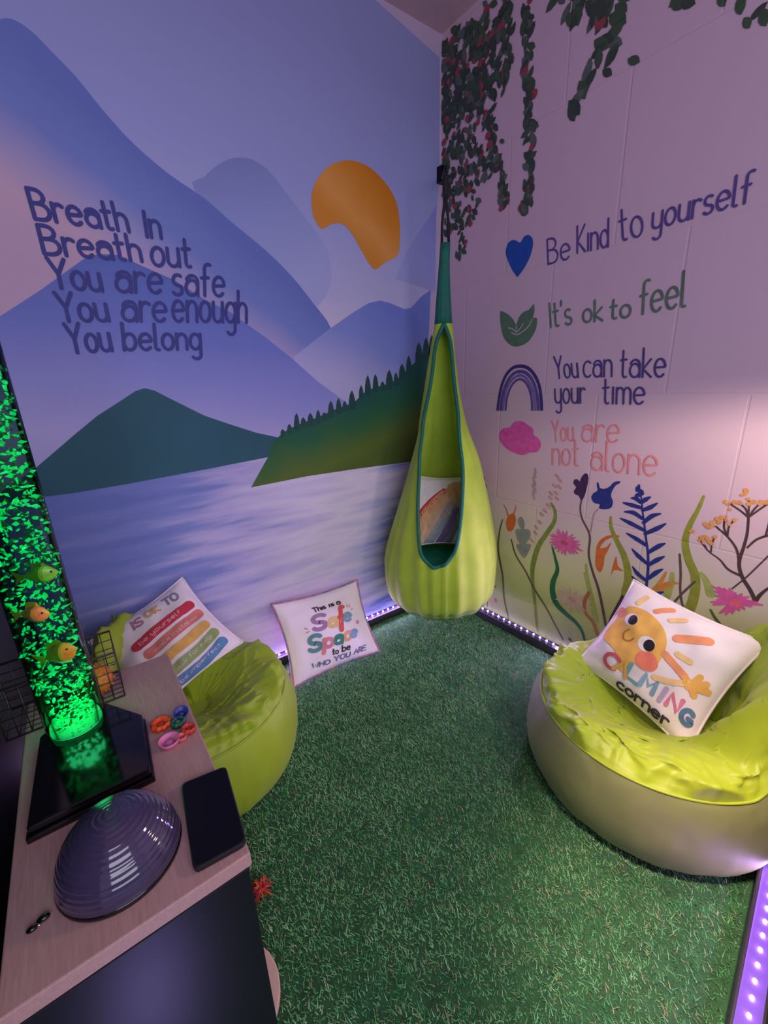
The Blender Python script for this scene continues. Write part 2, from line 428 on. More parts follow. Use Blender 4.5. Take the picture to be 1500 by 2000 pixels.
def trunking(name, boxes, label):
    b = MB()
    for q in boxes: b.box(*q)
    return struct(soft(b.build(name, m_trunk), 0.004), label)
trunking('baseboard_left', [(-1.73, -0.001, -0.040, 0.0, 0.0, 0.042)], 'black cable trunking along the foot of the mural wall')
trunking('baseboard_right', [(-0.040, 0.0, -1.50, -0.041, 0.0, 0.042)], 'black cable trunking along the foot of the block wall')
struct(soft(fr_box(MB(), -0.17, 0.715, 0.0, 0.052, 0.0, 0.046).build('baseboard_front', m_trunk), 0.004), 'black cable trunking along the foot of the dark return wall')

# ================================================================ LED STRIPS (lamps of the room)
m_led = emit('violet_led', (238, 215, 255), 22.0)
m_tape = mat('led_tape', (112, 80, 200), rough=0.4, var=0.05)
led_me = None
def led_strip(name, label, pts_fn, n, tape_mb):
    global led_me
    root = empty(name, pts_fn(0), label, 'led strip', 'violet led strips on the skirting trunking')
    tape = mesh('tape', tape_mb.v, tape_mb.f, m_tape, root, off=pts_fn(0))
    for k in range(n):
        p = pts_fn(k)
        if led_me is None:
            bb = MB().ball((0, 0, 0), 0.0036, 5, sc=(1, 1, 0.9)); o = bb.build('led', m_led, root, True); led_me = o.data
        else: o = link('led', led_me, root)
        q = pts_fn(0); o.location = (p[0] - q[0], p[1] - q[1], p[2] - q[2])
    return root
led_strip('led_strip', 'violet led strip on the trunking below the lake mural', lambda k: (-0.06 - 0.0335 * k, -0.018, 0.0465), 46,
          MB().box(-1.62, -0.03, -0.024, -0.012, 0.0422, 0.0436))
led_strip('led_strip', 'violet led strip on the trunking below the painted meadow flowers', lambda k: (-0.018, -0.06 - 0.0335 * k, 0.0465), 40,
          MB().box(-0.024, -0.012, -1.40, -0.03, 0.0422, 0.0436))
led_strip('led_strip', 'bright violet led strip at the dark return wall in front of the bean bag', lambda k: fr(-0.10 + 0.0335 * k, 0.026, 0.0505), 24,
          fr_box(MB(), -0.13, 0.71, 0.008, 0.044, 0.0462, 0.0476))

# ================================================================ MURAL ON THE LEFT WALL
def WLf(layer): return lambda p, h=0: (p[0], -0.0003 - 0.00015 * layer - h, p[1])
def paint_left(name, pts, m, layer, label=None, smooth=0):
    f = Flat(); f.poly(spline(pts, smooth, True) if smooth else pts)
    return f.build(name, m, wall_left, WLf(layer), label)

m_sky = grad('mural_sky', (-0.6952,2.3472), (-0.8034,1.3888), [(0, (144, 148, 199)), (.5, (158, 166, 219)), (.85, (189, 189, 225)), (1, (214, 203, 225))], nz=.12)
paint_left('painted_sky', [(-1.95, 0.0), (-0.125, 0.0), (-0.115, 0.9), (-0.103, 1.348), (-0.072, 1.57), (-0.014, 2.02), (-0.012, 2.44), (-0.4, CZ), (-1.95, CZ)], m_sky, 0, 'lavender blue painted sky of the lake mural')
m_m1 = grad('mural_mountain_far', (-0.9064,1.9118), (-0.7875,1.5294), [(0, (130, 141, 196)), (.45, (149, 161, 215)), (1, (171, 177, 223))], nz=.15)
paint_left('painted_mountain', [(-1.0712,1.7781),(-1.0332,1.8225),(-0.9965,1.8561),(-0.9465,1.8876),(-0.894,1.9034),(-0.8423,1.8976),(-0.7964,1.8706),(-0.745,1.8198),(-0.6806,1.7592),(-0.6025,1.6695),(-0.6019,1.5454),(-0.7102,1.4652),(-0.8888,1.6491)], m_m1, 1, 'faint rounded far mountain in the mural sky', 3)
m_m0 = grad('mural_mountain_faint', (-0.0635,1.8767), (-0.2771,1.6912), [(0, (136, 143, 210)), (1, (160, 168, 220))], nz=.1)
paint_left('painted_mountain', [(-0.0325,1.9209),(-0.0758,1.865),(-0.1547,1.7809),(-0.2206,1.698),(-0.2749,1.6034),(-0.0397,1.5722)], m_m0, 1, 'faint slope at the corner edge of the mural')
m_m2 = grad('mural_mountain_tall', (-1.1415,1.8005), (-1.3536,1.5013), [(0, (107, 124, 194)), (.38, (123, 139, 205)), (.62, (171, 164, 207)), (.85, (209, 177, 199)), (1, (205, 175, 201))], nz=.25, nscale=2.2)
paint_left('painted_mountain', [(-1.8462,1.6714),(-1.6121,1.9306),(-1.5191,2.0222),(-1.4745,2.0537),(-1.4485,2.0627),(-1.4163,2.0522),(-1.3813,2.0231),(-1.3355,1.9823),(-1.2887,1.9264),(-1.2256,1.8642),(-1.1403,1.8072),(-1.0428,1.7612),(-0.9686,1.7105),(-0.853,1.6379),(-0.7631,1.5657),(-0.6864,1.4847),(-0.6084,1.3867),(-0.6366,1.2796),(-0.7366,1.2025),(-0.951,1.1714),(-1.6727,1.1995),(-1.9539,1.2791)], m_m2, 2, 'tall blue mountain slope running down from the top of the mural', 3)
m_m3 = grad('mural_mountain_right', (-0.3672,1.5104), (-0.4954,1.1538), [(0, (113, 131, 208)), (.5, (134, 148, 215)), (1, (187, 184, 223))], nz=.18)
paint_left('painted_mountain', [(-0.7898,1.2833),(-0.7124,1.3327),(-0.6273,1.386),(-0.5004,1.4589),(-0.421,1.4989),(-0.3617,1.5128),(-0.3068,1.5065),(-0.2269,1.4869),(-0.1879,1.4956),(-0.1288,1.544),(-0.0686,1.5784),(-0.0796,1.4163),(-0.094,1.2798),(-0.0991,0.7848),(-0.6731,0.8633),(-0.7406,1.1633)], m_m3, 3, 'blue double peaked mountain below the orange sun')
m_m4 = grad('mural_mountain_mid', (-1.3215,1.5656), (-1.39,1.0614), [(0, (97, 117, 192)), (.4, (121, 134, 207)), (.8, (160, 161, 219)), (1, (183, 177, 223))], nz=.18)
paint_left('painted_mountain', [(-1.9726,1.2111),(-1.7492,1.3041),(-1.6296,1.3854),(-1.5262,1.4583),(-1.4571,1.511),(-1.4115,1.5457),(-1.3705,1.565),(-1.3209,1.5683),(-1.2444,1.54),(-1.1755,1.5153),(-1.0889,1.465),(-1.0088,1.4304),(-0.9593,1.3964),(-0.8888,1.3507),(-0.7945,1.2795),(-0.6918,1.1914),(-0.5471,1.0919),(-0.51,0.9337),(-0.9449,0.9004),(-1.7376,0.92),(-2.0376,0.9746)], m_m4, 4, 'broad blue mountain behind the navy lettering')
m_lake = grad('mural_lake', (-1.6009,0.8295), (0.076,0.2886), [(0, (112, 128, 196)), (.18, (132, 144, 206)), (.30, (184, 178, 222)), (.55, (222, 212, 236)), (.72, (190, 188, 228)), (.88, (104, 120, 212)), (1, (76, 94, 200))], nz=.85, streak=((1.6, 1, 15), (0, 0.10, 0)), nscale=1.3)
paint_left('painted_lake', [(-2.0511,0.9254),(-1.746,0.8835),(-1.6578,0.8865),(-1.4225,0.8889),(-1.1769,0.9003),(-0.937,0.9136),(-1.0191,0.8058),(-0.7759,0.812),(-0.5184,0.8067),(-0.215,0.7955),(-0.092,0.7917)] + [(-0.125, 0.0), (-1.95, 0.0)], m_lake, 5, 'brushed blue and white lake water of the mural')
m_teal = mat('mural_teal', (40, 92, 106), rough=.7, var=.12, vscale=3)
paint_left('painted_mountain', [(-1.948,0.8894),(-1.7382,0.9171),(-1.6514,0.9697),(-1.6006,1.0086),(-1.5255,1.0664),(-1.4636,1.1121),(-1.3861,1.1572),(-1.3474,1.1805),(-1.3196,1.1889),(-1.2913,1.1798),(-1.231,1.1407),(-1.1476,1.0887),(-1.0632,1.0512),(-0.9717,1.0126),(-0.8502,0.9744),(-0.937,0.9136),(-1.1769,0.9003),(-1.4225,0.8889),(-1.5631,0.885),(-1.6578,0.8865),(-1.7464,0.8821),(-1.9515,0.8761)], m_teal, 6, 'dark teal hill behind the far shore')
m_hill = grad('mural_hill', (-0.5247,1.1122), (-0.46,0.8341), [(0, (30, 92, 82)), (.35, (48, 104, 66)), (.75, (90, 112, 44)), (1, (82, 100, 42))], nz=.45, nscale=5)
paint_left('painted_hill', [(-0.937,0.9136),(-0.9164,0.9615),(-0.881,0.9898),(-0.8461,1.0105),(-0.8,1.0266),(-0.7051,1.0497),(-0.6044,1.0805),(-0.5257,1.0971),(-0.464,1.1395),(-0.4077,1.1591),(-0.3269,1.1697),(-0.2601,1.1993),(-0.1971,1.2459),(-0.1068,1.2982),(-0.0571,1.3262),(-0.092,0.7917),(-0.215,0.7955),(-0.5184,0.8067),(-0.7759,0.812),(-1.0191,0.8058)], m_hill, 7, 'green wooded hill sloping down to the lake')
m_tree = mat('mural_tree', (22, 74, 70), rough=.7, var=.15, vscale=20)
for q in [[(-0.8762,0.9852),(-0.8727,1.0066),(-0.8691,1.0127),(-0.8629,1.0161),(-0.8577,1.0108),(-0.8545,1.004),(-0.8569,0.9832)],[(-0.8464,0.9984),(-0.8428,1.0213),(-0.839,1.029),(-0.8326,1.0334),(-0.8274,1.027),(-0.8243,1.0186),(-0.8267,0.9965)],[(-0.8166,1.0077),(-0.8116,1.042),(-0.8058,1.0624),(-0.7971,1.0748),(-0.7914,1.0587),(-0.7887,1.0374),(-0.7921,1.0054)],[(-0.7852,1.0171),(-0.7815,1.041),(-0.7772,1.0496),(-0.7699,1.0547),(-0.7637,1.0475),(-0.7601,1.0382),(-0.7624,1.0151)],[(-0.7551,1.0186),(-0.7508,1.0477),(-0.7452,1.062),(-0.736,1.0705),(-0.7288,1.0589),(-0.7246,1.0438),(-0.7273,1.0161)],[(-0.7171,1.0236),(-0.713,1.0545),(-0.7079,1.0706),(-0.6998,1.0804),(-0.6939,1.0676),(-0.6907,1.0507),(-0.6933,1.0216)],[(-0.6862,1.0336),(-0.683,1.0567),(-0.6791,1.064),(-0.6722,1.0682),(-0.6662,1.0621),(-0.6625,1.0543),(-0.6645,1.0318)],[(-0.6573,1.044),(-0.6527,1.0796),(-0.6464,1.1009),(-0.6365,1.1139),(-0.629,1.0972),(-0.6249,1.075),(-0.6277,1.0417)],[(-0.6177,1.0559),(-0.6135,1.0904),(-0.6078,1.1102),(-0.5985,1.1223),(-0.5914,1.1068),(-0.5875,1.0862),(-0.59,1.0539)],[(-0.5841,1.0642),(-0.5809,1.0908),(-0.5766,1.1016),(-0.5692,1.1081),(-0.5629,1.0995),(-0.5591,1.0881),(-0.561,1.0626)],[(-0.5526,1.0707),(-0.548,1.1102),(-0.5411,1.1354),(-0.5298,1.1509),(-0.521,1.1313),(-0.5159,1.1052),(-0.5185,1.0685)],[(-0.4969,1.1107),(-0.4936,1.143),(-0.4889,1.1599),(-0.481,1.1704),(-0.4745,1.1573),(-0.4708,1.1398),(-0.4727,1.1095)],[(-0.4651,1.1222),(-0.4608,1.1652),(-0.4542,1.1942),(-0.4433,1.2121),(-0.4348,1.19),(-0.4299,1.1604),(-0.4321,1.1206)],[(-0.4214,1.1377),(-0.4177,1.1765),(-0.4118,1.2006),(-0.4018,1.2156),(-0.3936,1.1972),(-0.3887,1.1725),(-0.3905,1.1364)],[(-0.3788,1.1426),(-0.3763,1.168),(-0.372,1.1766),(-0.364,1.1819),(-0.3566,1.1751),(-0.3518,1.166),(-0.3529,1.1415)],[(-0.3483,1.1481),(-0.3444,1.1891),(-0.3371,1.2154),(-0.3242,1.2317),(-0.3128,1.2116),(-0.3056,1.1847),(-0.3071,1.1465)],[(-0.302,1.1621),(-0.2994,1.1942),(-0.2948,1.2102),(-0.2864,1.2201),(-0.2788,1.2078),(-0.274,1.1915),(-0.275,1.1612)],[(-0.2712,1.1838),(-0.2679,1.2214),(-0.2613,1.2437),(-0.2491,1.2575),(-0.2377,1.2406),(-0.2305,1.218),(-0.2315,1.1827)],[(-0.2275,1.2122),(-0.2247,1.2524),(-0.2189,1.2775),(-0.2083,1.2931),(-0.1986,1.2743),(-0.1924,1.249),(-0.1933,1.2116)],[(-0.1703,1.2525),(-0.1669,1.2992),(-0.1592,1.3316),(-0.1446,1.352),(-0.1307,1.328),(-0.1215,1.2953),(-0.1221,1.2521)],[(-0.1235,1.2706),(-0.1205,1.3193),(-0.1133,1.3537),(-0.0994,1.3754),(-0.086,1.35),(-0.0771,1.3154),(-0.0775,1.2705)],[(-0.084,1.2844),(-0.0816,1.3318),(-0.0754,1.3647),(-0.0634,1.3854),(-0.0516,1.3612),(-0.0437,1.3282),(-0.0439,1.2845)]]:
    f = Flat(); f.poly(q); f.build('painted_tree', m_tree, wall_left, WLf(8))
m_sun = grad('mural_sun', (-0.388,1.979), (-0.5378,1.7648), [(0, (206, 122, 18)), (.35, (214, 136, 44)), (.7, (226, 156, 78)), (1, (216, 140, 50))], nz=.3, nscale=9)
paint_left('painted_sun', [(-0.6581,1.818),(-0.6501,1.857),(-0.6251,1.8991),(-0.5762,1.9463),(-0.5074,1.9796),(-0.4483,1.9893),(-0.3878,1.9824),(-0.3354,1.9609),(-0.2866,1.9258),(-0.255,1.8784),(-0.2446,1.8247),(-0.244,1.7607),(-0.2543,1.7056),(-0.283,1.6808),(-0.3276,1.6603),(-0.3716,1.6326),(-0.3849,1.6293),(-0.3975,1.6355),(-0.417,1.654),(-0.4473,1.6926),(-0.4855,1.7412),(-0.5236,1.7687),(-0.5673,1.7662),(-0.6091,1.7454),(-0.627,1.7411),(-0.6522,1.7703)], m_sun, 9, 'orange bean shaped sun painted in the mural sky', 4)
m_navy = mat('navy_paint', (52, 56, 136), rough=.6, var=.15, vscale=60)
for (lab, ws) in [
    ('navy painted line Breath in', [('Breath',(-1.5002,1.6315),(-1.2793,1.6339),(-1.503,1.7009)),('ın',(-1.2342,1.6269),(-1.1928,1.6286),(-1.2318,1.7008))]),
    ('navy painted line Breath out', [('Breath',(-1.4984,1.5493),(-1.2594,1.5579),(-1.499,1.6174)),('out',(-1.2312,1.5498),(-1.1159,1.558),(-1.2251,1.631))]),
    ('navy painted line You are safe', [('You',(-1.4971,1.4659),(-1.3799,1.4663),(-1.496,1.5396)),('are',(-1.343,1.4679),(-1.2171,1.4736),(-1.3311,1.5564)),('safe',(-1.1859,1.4715),(-1.0227,1.4793),(-1.1728,1.5663))]),
    ('navy painted line You are enough', [('You',(-1.4982,1.3787),(-1.3789,1.3855),(-1.4976,1.4529)),('are',(-1.3423,1.3872),(-1.2194,1.3913),(-1.3294,1.4759)),('enough',(-1.1994,1.3922),(-0.9569,1.3999),(-1.1854,1.4923))]),
    ('navy painted line You belong', [('You',(-1.4932,1.2934),(-1.3873,1.3015),(-1.4924,1.3722)),('belong',(-1.3541,1.3033),(-1.1266,1.309),(-1.3464,1.3798))])]:
    f = Flat()
    for (t, o, e, u) in ws: write(f, t, o, e, u, 0.0105)
    f.build('lettering', m_navy, wall_left, WLf(11), lab)

# ================================================================ PAINTINGS ON THE RIGHT WALL
def WRf(layer): return lambda p, h=0: (-0.0003 - 0.00015 * layer - h, p[0], p[1])
def pm(name, rgb, var=.15): return mat(name, rgb, rough=.55, var=var, vscale=45, brick=True)
m_ink = pm('purple_ink', (86, 66, 138)); m_ink2 = pm('violet_ink', (74, 58, 124)); m_sage = pm('sage_ink', (92, 116, 100)); m_rose = pm('rose_ink', (222, 132, 140))
for (lab, m, w, ws) in [
    ('purple painted line Be Kind to yourself', m_ink, .0068, [('Be',(-0.5632,1.5707),(-0.6498,1.5698),(-0.552,1.6526)),('Kĭnd',(-0.6752,1.5814),(-0.782,1.5746),(-0.6668,1.6638)),('to',(-0.8203,1.5812),(-0.888,1.5796),(-0.8043,1.6732)),('yourself',(-0.9129,1.5881),(-1.1475,1.5897),(-0.909,1.6583))]),
    ('sage green painted line Its ok to feel', m_sage, .0082, [("It's",(-0.5904,1.3534),(-0.677,1.3537),(-0.5768,1.4366)),('ok',(-0.7195,1.3536),(-0.789,1.3515),(-0.7125,1.4207)),('to',(-0.8149,1.353),(-0.8795,1.3508),(-0.8111,1.4131)),('feel',(-0.9088,1.3545),(-1.0336,1.3597),(-0.9007,1.45))]),
    ('violet painted lines You can take your time', m_ink2, .0068, [('You',(-0.6305,1.1673),(-0.7213,1.1682),(-0.6149,1.2461)),('can',(-0.741,1.1676),(-0.8421,1.1678),(-0.7317,1.2556)),('take',(-0.8718,1.1635),(-1.0085,1.1607),(-0.8642,1.2521)),('your',(-0.6367,1.0739),(-0.7563,1.0775),(-0.6269,1.1599)),('tĭme',(-0.8224,1.0766),(-0.9596,1.077),(-0.8144,1.1619))]),
    ('rose painted lines You are not alone', m_rose, .0066, [('You',(-0.6387,0.9272),(-0.7266,0.9365),(-0.6272,1.0069)),('are',(-0.7592,0.9373),(-0.8935,0.9451),(-0.7529,1.0351)),('not',(-0.6468,0.8352),(-0.7567,0.8433),(-0.6378,0.9373)),('alone',(-0.8058,0.8362),(-1.0289,0.8445),(-0.7981,0.9425))])]:
    f = Flat()
    for (t, o, e, u) in ws: write(f, t, o, e, u, w)
    f.build('lettering', m, wall_right, WRf(6), lab)
def paint_right(name, polys, m, layer, label, smooth=4):
    f = Flat()
    for p in polys: f.poly(spline(p, smooth, True) if smooth else p)
    return f.build(name, m, wall_right, WRf(layer), label)
paint_right('painted_heart', [[(-0.4347,1.6716),(-0.4163,1.683),(-0.3982,1.6893),(-0.3799,1.6868),(-0.3708,1.6748),(-0.3669,1.6561),(-0.3703,1.6409),(-0.3815,1.6185),(-0.4007,1.5874),(-0.4218,1.5614),(-0.4295,1.5545),(-0.4408,1.5631),(-0.4585,1.579),(-0.4733,1.5986),(-0.4834,1.6153),(-0.4907,1.6375),(-0.4926,1.6557),(-0.4879,1.6736),(-0.476,1.6851),(-0.4644,1.6897),(-0.4487,1.6869)]], pm('blue_heart_paint', (14, 74, 168)), 5, 'blue painted heart before Be Kind to yourself', 2)
paint_right('painted_leaves', [[(-0.3514,1.4421),(-0.3713,1.4357),(-0.3931,1.4241),(-0.4189,1.4021),(-0.4352,1.3808),(-0.4446,1.4044),(-0.4667,1.4238),(-0.4911,1.4272),(-0.5121,1.4458),(-0.5168,1.4168),(-0.5107,1.3958),(-0.5297,1.3933),(-0.5298,1.3592),(-0.5156,1.3317),(-0.4953,1.3104),(-0.4555,1.2973),(-0.4176,1.3028),(-0.3822,1.3289),(-0.3635,1.365),(-0.3546,1.4015)]], pm('sage_leaf_paint', (86, 118, 92)), 5, 'sage green painted leaf emblem before Its ok to feel', 2)
f = Flat()
for q in [[(-0.3961,1.3731),(-0.4184,1.3662),(-0.4388,1.3539),(-0.4563,1.3662),(-0.4679,1.3818)],[(-0.4145,1.3521),(-0.4432,1.3434),(-0.4743,1.3543),(-0.4953,1.3701),(-0.5094,1.3905)],[(-0.4388,1.3539),(-0.4354,1.3772)]]: f.stroke(spline(q, 4), .0042)
f.build('painted_veins', pm('vein_paint', (196, 164, 188)), wall_right, WRf(6), 'pale vein lines of the leaf emblem')
m_rb = [pm('rainbow_dark', (62, 44, 120)), pm('rainbow_mid', (92, 72, 146)), pm('rainbow_pale', (120, 100, 170))]
f = Flat()
for (i, w, q) in [(0, .0135, [(-0.3583,1.039),(-0.3623,1.0841),(-0.3737,1.1403),(-0.3953,1.1868),(-0.4278,1.2146),(-0.4653,1.2202),(-0.5025,1.211),(-0.5358,1.1819),(-0.5599,1.1411),(-0.5727,1.0896),(-0.579,1.045)]), (1, .0135, [(-0.375,1.0394),(-0.3786,1.0883),(-0.3921,1.1384),(-0.4138,1.1746),(-0.4387,1.1944),(-0.4667,1.1993),(-0.4948,1.1922),(-0.5236,1.1676),(-0.5442,1.1303),(-0.5574,1.0858),(-0.5633,1.0446)]), (2, .0105, [(-0.3874,1.0398),(-0.3927,1.0924),(-0.4061,1.1382),(-0.426,1.1666),(-0.4463,1.1797),(-0.4677,1.1843),(-0.4914,1.176),(-0.5129,1.1546),(-0.5314,1.123),(-0.5433,1.0841),(-0.5482,1.0442)]), (1, .010, [(-0.4017,1.0402),(-0.405,1.0884),(-0.4184,1.1302),(-0.4346,1.1533),(-0.4511,1.1651),(-0.4697,1.1692),(-0.4888,1.1611),(-0.5066,1.1428),(-0.5212,1.1156),(-0.5313,1.078),(-0.5347,1.0438)])]:
    f.stroke(spline(q, 4), w, i, caps=False)
f.build('painted_rainbow', m_rb, wall_right, WRf(5), 'purple striped painted rainbow arch before You can take your time')
paint_right('painted_cloud', [[(-0.3723,0.9276),(-0.3875,0.9603),(-0.428,0.9715),(-0.4506,0.9945),(-0.4892,0.9985),(-0.5178,0.9851),(-0.5434,0.9719),(-0.5504,0.9451),(-0.573,0.9342),(-0.587,0.9082),(-0.5725,0.8793),(-0.5361,0.8712),(-0.5041,0.8568),(-0.4699,0.8597),(-0.4286,0.8712),(-0.3911,0.8949)]], pm('pink_cloud_paint', (216, 84, 170)), 5, 'pink painted cloud before You are not alone', 4)

# hanging vines
m_vine = [pm('leaf_dark', (54, 68, 58)), pm('leaf_green', (62, 84, 62)), pm('leaf_grey', (84, 98, 90)), pm('berry_red', (150, 62, 72))]
def vine(label, pts, n, sp, size, name='painted_vine', red=.12, dense=False):
    f = Flat()
    for k in range(n):
        if dense: p = pts[0][0] + (pts[1][0] - pts[0][0]) * random.random() ** 1.3, pts[0][1] + (pts[1][1] - pts[0][1]) * random.random() ** .8
        else:
            t = (k + random.random() * .6) / n * (len(pts) - 1); a = int(min(t, len(pts) - 2)); t -= a
            p = pts[a][0] + (pts[a + 1][0] - pts[a][0]) * t + random.uniform(-sp, sp), pts[a][1] + (pts[a + 1][1] - pts[a][1]) * t + random.uniform(-sp, sp) * .6
        i = 3 if random.random() < red else random.choice((0, 0, 0, 1, 1, 2))
        s_ = size * random.uniform(.6, 1.1)
        if i == 3: f.ellipse(p, s_ * .8, s_ * .75, random.random(), i, 12)
        else:
            a = random.uniform(.5, 1.5) if random.random() < .6 else random.uniform(2.0, 2.9)
            c, s2 = math.cos(a), math.sin(a)
            f.poly([(p[0] + s_ * (x * c - y * s2), p[1] + s_ * (x * s2 + y * c)) for x, y in ((-1.3, 0), (-.7, .5), (0, .66), (.7, .45), (1.25, 0), (.7, -.45), (0, -.62), (-.7, -.46))], i)
    return f.build(name, m_vine, wall_right, WRf(7 + random.random()), label)
vine('painted vine strand hanging lowest beside the heart', [(-0.4138,2.3892),(-0.4194,2.3123),(-0.4299,2.224),(-0.445,2.1317),(-0.4518,2.0409),(-0.4543,1.9491),(-0.4557,1.8705),(-0.4652,1.8002),(-0.4356,1.7763)], 92, .018, .019)
vine('painted vine strand with red berries ending above the heart', [(-0.3154,2.4365),(-0.3016,2.4019),(-0.2369,2.3775),(-0.2275,2.3066),(-0.2429,2.2376),(-0.2145,2.1867),(-0.2682,2.1159),(-0.2877,2.0726),(-0.2717,2.0413),(-0.3097,1.9778),(-0.3373,1.9185),(-0.3402,1.8673),(-0.3491,1.8391),(-0.3437,1.803)], 74, .016, .017, red=.22)
vine('sparse painted vine strand curving down on the right', [(-0.7609,2.2147),(-0.7422,2.1679),(-0.7264,2.1386),(-0.7004,2.1374),(-0.6761,2.0987),(-0.6569,2.0631),(-0.6296,2.0293),(-0.5979,1.9882)], 17, .012, .027, red=0)
vine('short painted vine tip beside the sparse strand', [(-0.7493,2.1929),(-0.7406,2.1572),(-0.7332,2.1196),(-0.7281,2.0859),(-0.7314,2.0314)], 7, .008, .02, red=0)
vine('painted leaf cluster at the top edge of the block wall', [(-0.5242,2.3283),(-0.5805,2.2936),(-0.6256,2.264),(-0.5925,2.2599),(-0.6468,2.2186),(-0.6695,2.2305),(-0.7047,2.1938),(-0.6929,2.2295)], 30, .03, .024, red=.02)
vine('painted vine strand close to the room corner', [(-0.0294,2.1058),(-0.0458,2.017),(-0.062,1.9555),(-0.0936,1.8948),(-0.0976,1.8401),(-0.1169,1.7866),(-0.1363,1.7331),(-0.1064,1.7005)], 44, .018, .017, red=.15)
vine('thick painted foliage filling the top of the room corner', [(-0.015, 2.46), (-0.33, 1.93)], 210, 0, .019, 'painted_foliage', .10, True)
vine('densest painted foliage under the ceiling in the room corner', [(-0.012, 2.50), (-0.36, 2.20)], 230, 0, .020, 'painted_foliage', .05, True)
vine('painted foliage below the top corner', [(-0.015, 2.15), (-0.22, 1.80)], 80, 0, .016, 'painted_foliage', .2, True)
vine('single painted leaves at the top right of the block wall', [(-0.8989,2.1323),(-0.9018,2.1129),(-1.0195,2.0661),(-1.1075,1.9815),(-1.1131,1.9823),(-0.5079,2.1036)], 9, .004, .02, red=0)

# meadow flowers
def flower(name, label, items, mats, layer=4):
    """items: (points, width, material) strokes, or (points, None, material) blobs"""
    f = Flat()
    for (pts, w, i) in items:
        if w is None: f.poly(spline(pts, 3, True) if len(pts) > 4 else pts, i)
        else: f.stroke(spline(pts, 5) if len(pts) > 2 else pts, w, i)
    return f.build(name, mats, wall_right, WRf(layer), label)
p_blue = pm('fern_blue', (34, 44, 128)); p_plum = pm('plum', (62, 28, 84)); p_stem = pm('stem_brown', (92, 72, 74)); p_pink = pm('daisy_pink', (214, 92, 160)); p_rose = pm('daisy_centre', (196, 70, 110))
p_olive = pm('olive', (140, 146, 52)); p_moss = pm('moss', (84, 96, 50)); p_green = pm('deep_green', (26, 104, 62)); p_org = pm('rust_orange', (206, 104, 48)); p_ochre = pm('ochre', (204, 152, 70)); p_grey = pm('flower_grey', (134, 138, 142)); p_mauve = pm('mauve', (184, 142, 152)); p_dark = pm('twig', (74, 50, 56)); p_pale = pm('pale_green', (160, 170, 92)); p_tan = pm('tan_dots', (206, 150, 98)); p_red = pm('aster_pink', (226, 98, 132))
k1 = None
flower('painted_fern', 'navy blue painted fern in the middle of the meadow',
  [([(-0.9776,0.8067),(-0.9932,0.7559),(-1.0013,0.7182),(-1.0159,0.6618),(-1.0276,0.6142),(-1.0394,0.5664),(-1.0475,0.5064),(-1.0505,0.4272)], (.004, .010), 0)] +
  [(q, (.005, .016, .012), 0) for q in [[(-0.9595,0.7552),(-0.9753,0.7563),(-0.99,0.7465)],[(-0.9344,0.7331),(-0.9626,0.7308),(-0.9947,0.7277)],[(-0.9431,0.7012),(-0.9729,0.7044),(-1.0032,0.6907)],[(-0.9321,0.6739),(-0.9665,0.6646),(-1.0148,0.6504)],[(-0.9599,0.6239),(-0.994,0.6124),(-1.0308,0.5972)],[(-0.9855,0.5706),(-1.0089,0.5515),(-1.0395,0.5326)],[(-0.9963,0.5046),(-1.0153,0.4843),(-1.045,0.4683)],[(-0.9987,0.4674),(-1.0197,0.4506),(-1.0473,0.4406)],[(-1.0013,0.4287),(-1.0079,0.4335),(-1.0122,0.4368)],[(-1.0195,0.7708),(-1.0059,0.7595),(-0.9945,0.7464)],[(-1.043,0.7539),(-1.0243,0.7355),(-1.0023,0.7204)],[(-1.0582,0.7202),(-1.0327,0.7056),(-1.0104,0.6765)],[(-1.0778,0.6897),(-1.0551,0.6669),(-1.0208,0.6388)],[(-1.0855,0.6209),(-1.0679,0.6057),(-1.0405,0.5745)],[(-1.09,0.5748),(-1.0705,0.5558),(-1.0478,0.5302)],[(-1.0915,0.5281),(-1.0729,0.5076),(-1.0538,0.4796)],[(-1.1052,0.4464),(-1.0877,0.4325),(-1.074,0.4194)],[(-0.9799,0.8061),(-0.977,0.7944),(-0.9758,0.7869)],[(-0.9733,0.7889),(-0.9871,0.7851),(-0.9919,0.7825)],[(-0.997,0.7772),(-0.9843,0.7728),(-0.976,0.7683)]]], [p_blue])
flower('painted_tulip', 'dark purple painted tulip on a long brown stem',
  [([(-0.7857,0.819),(-0.7973,0.8107),(-0.7986,0.7845),(-0.7953,0.7545),(-0.7912,0.7321),(-0.7808,0.7104),(-0.768,0.7266),(-0.7513,0.7311),(-0.7467,0.743),(-0.7535,0.759),(-0.7415,0.7723),(-0.7434,0.7868),(-0.7559,0.791),(-0.7659,0.785),(-0.7727,0.8043)], None, 0),
   ([(-0.7808,0.7109),(-0.779,0.6801),(-0.7911,0.6381),(-0.8277,0.5798),(-0.8324,0.501),(-0.8541,0.4382),(-0.8826,0.3779),(-0.9066,0.31),(-0.9304,0.2297)], (.006, .009, .012), 1)], [p_plum, p_stem])
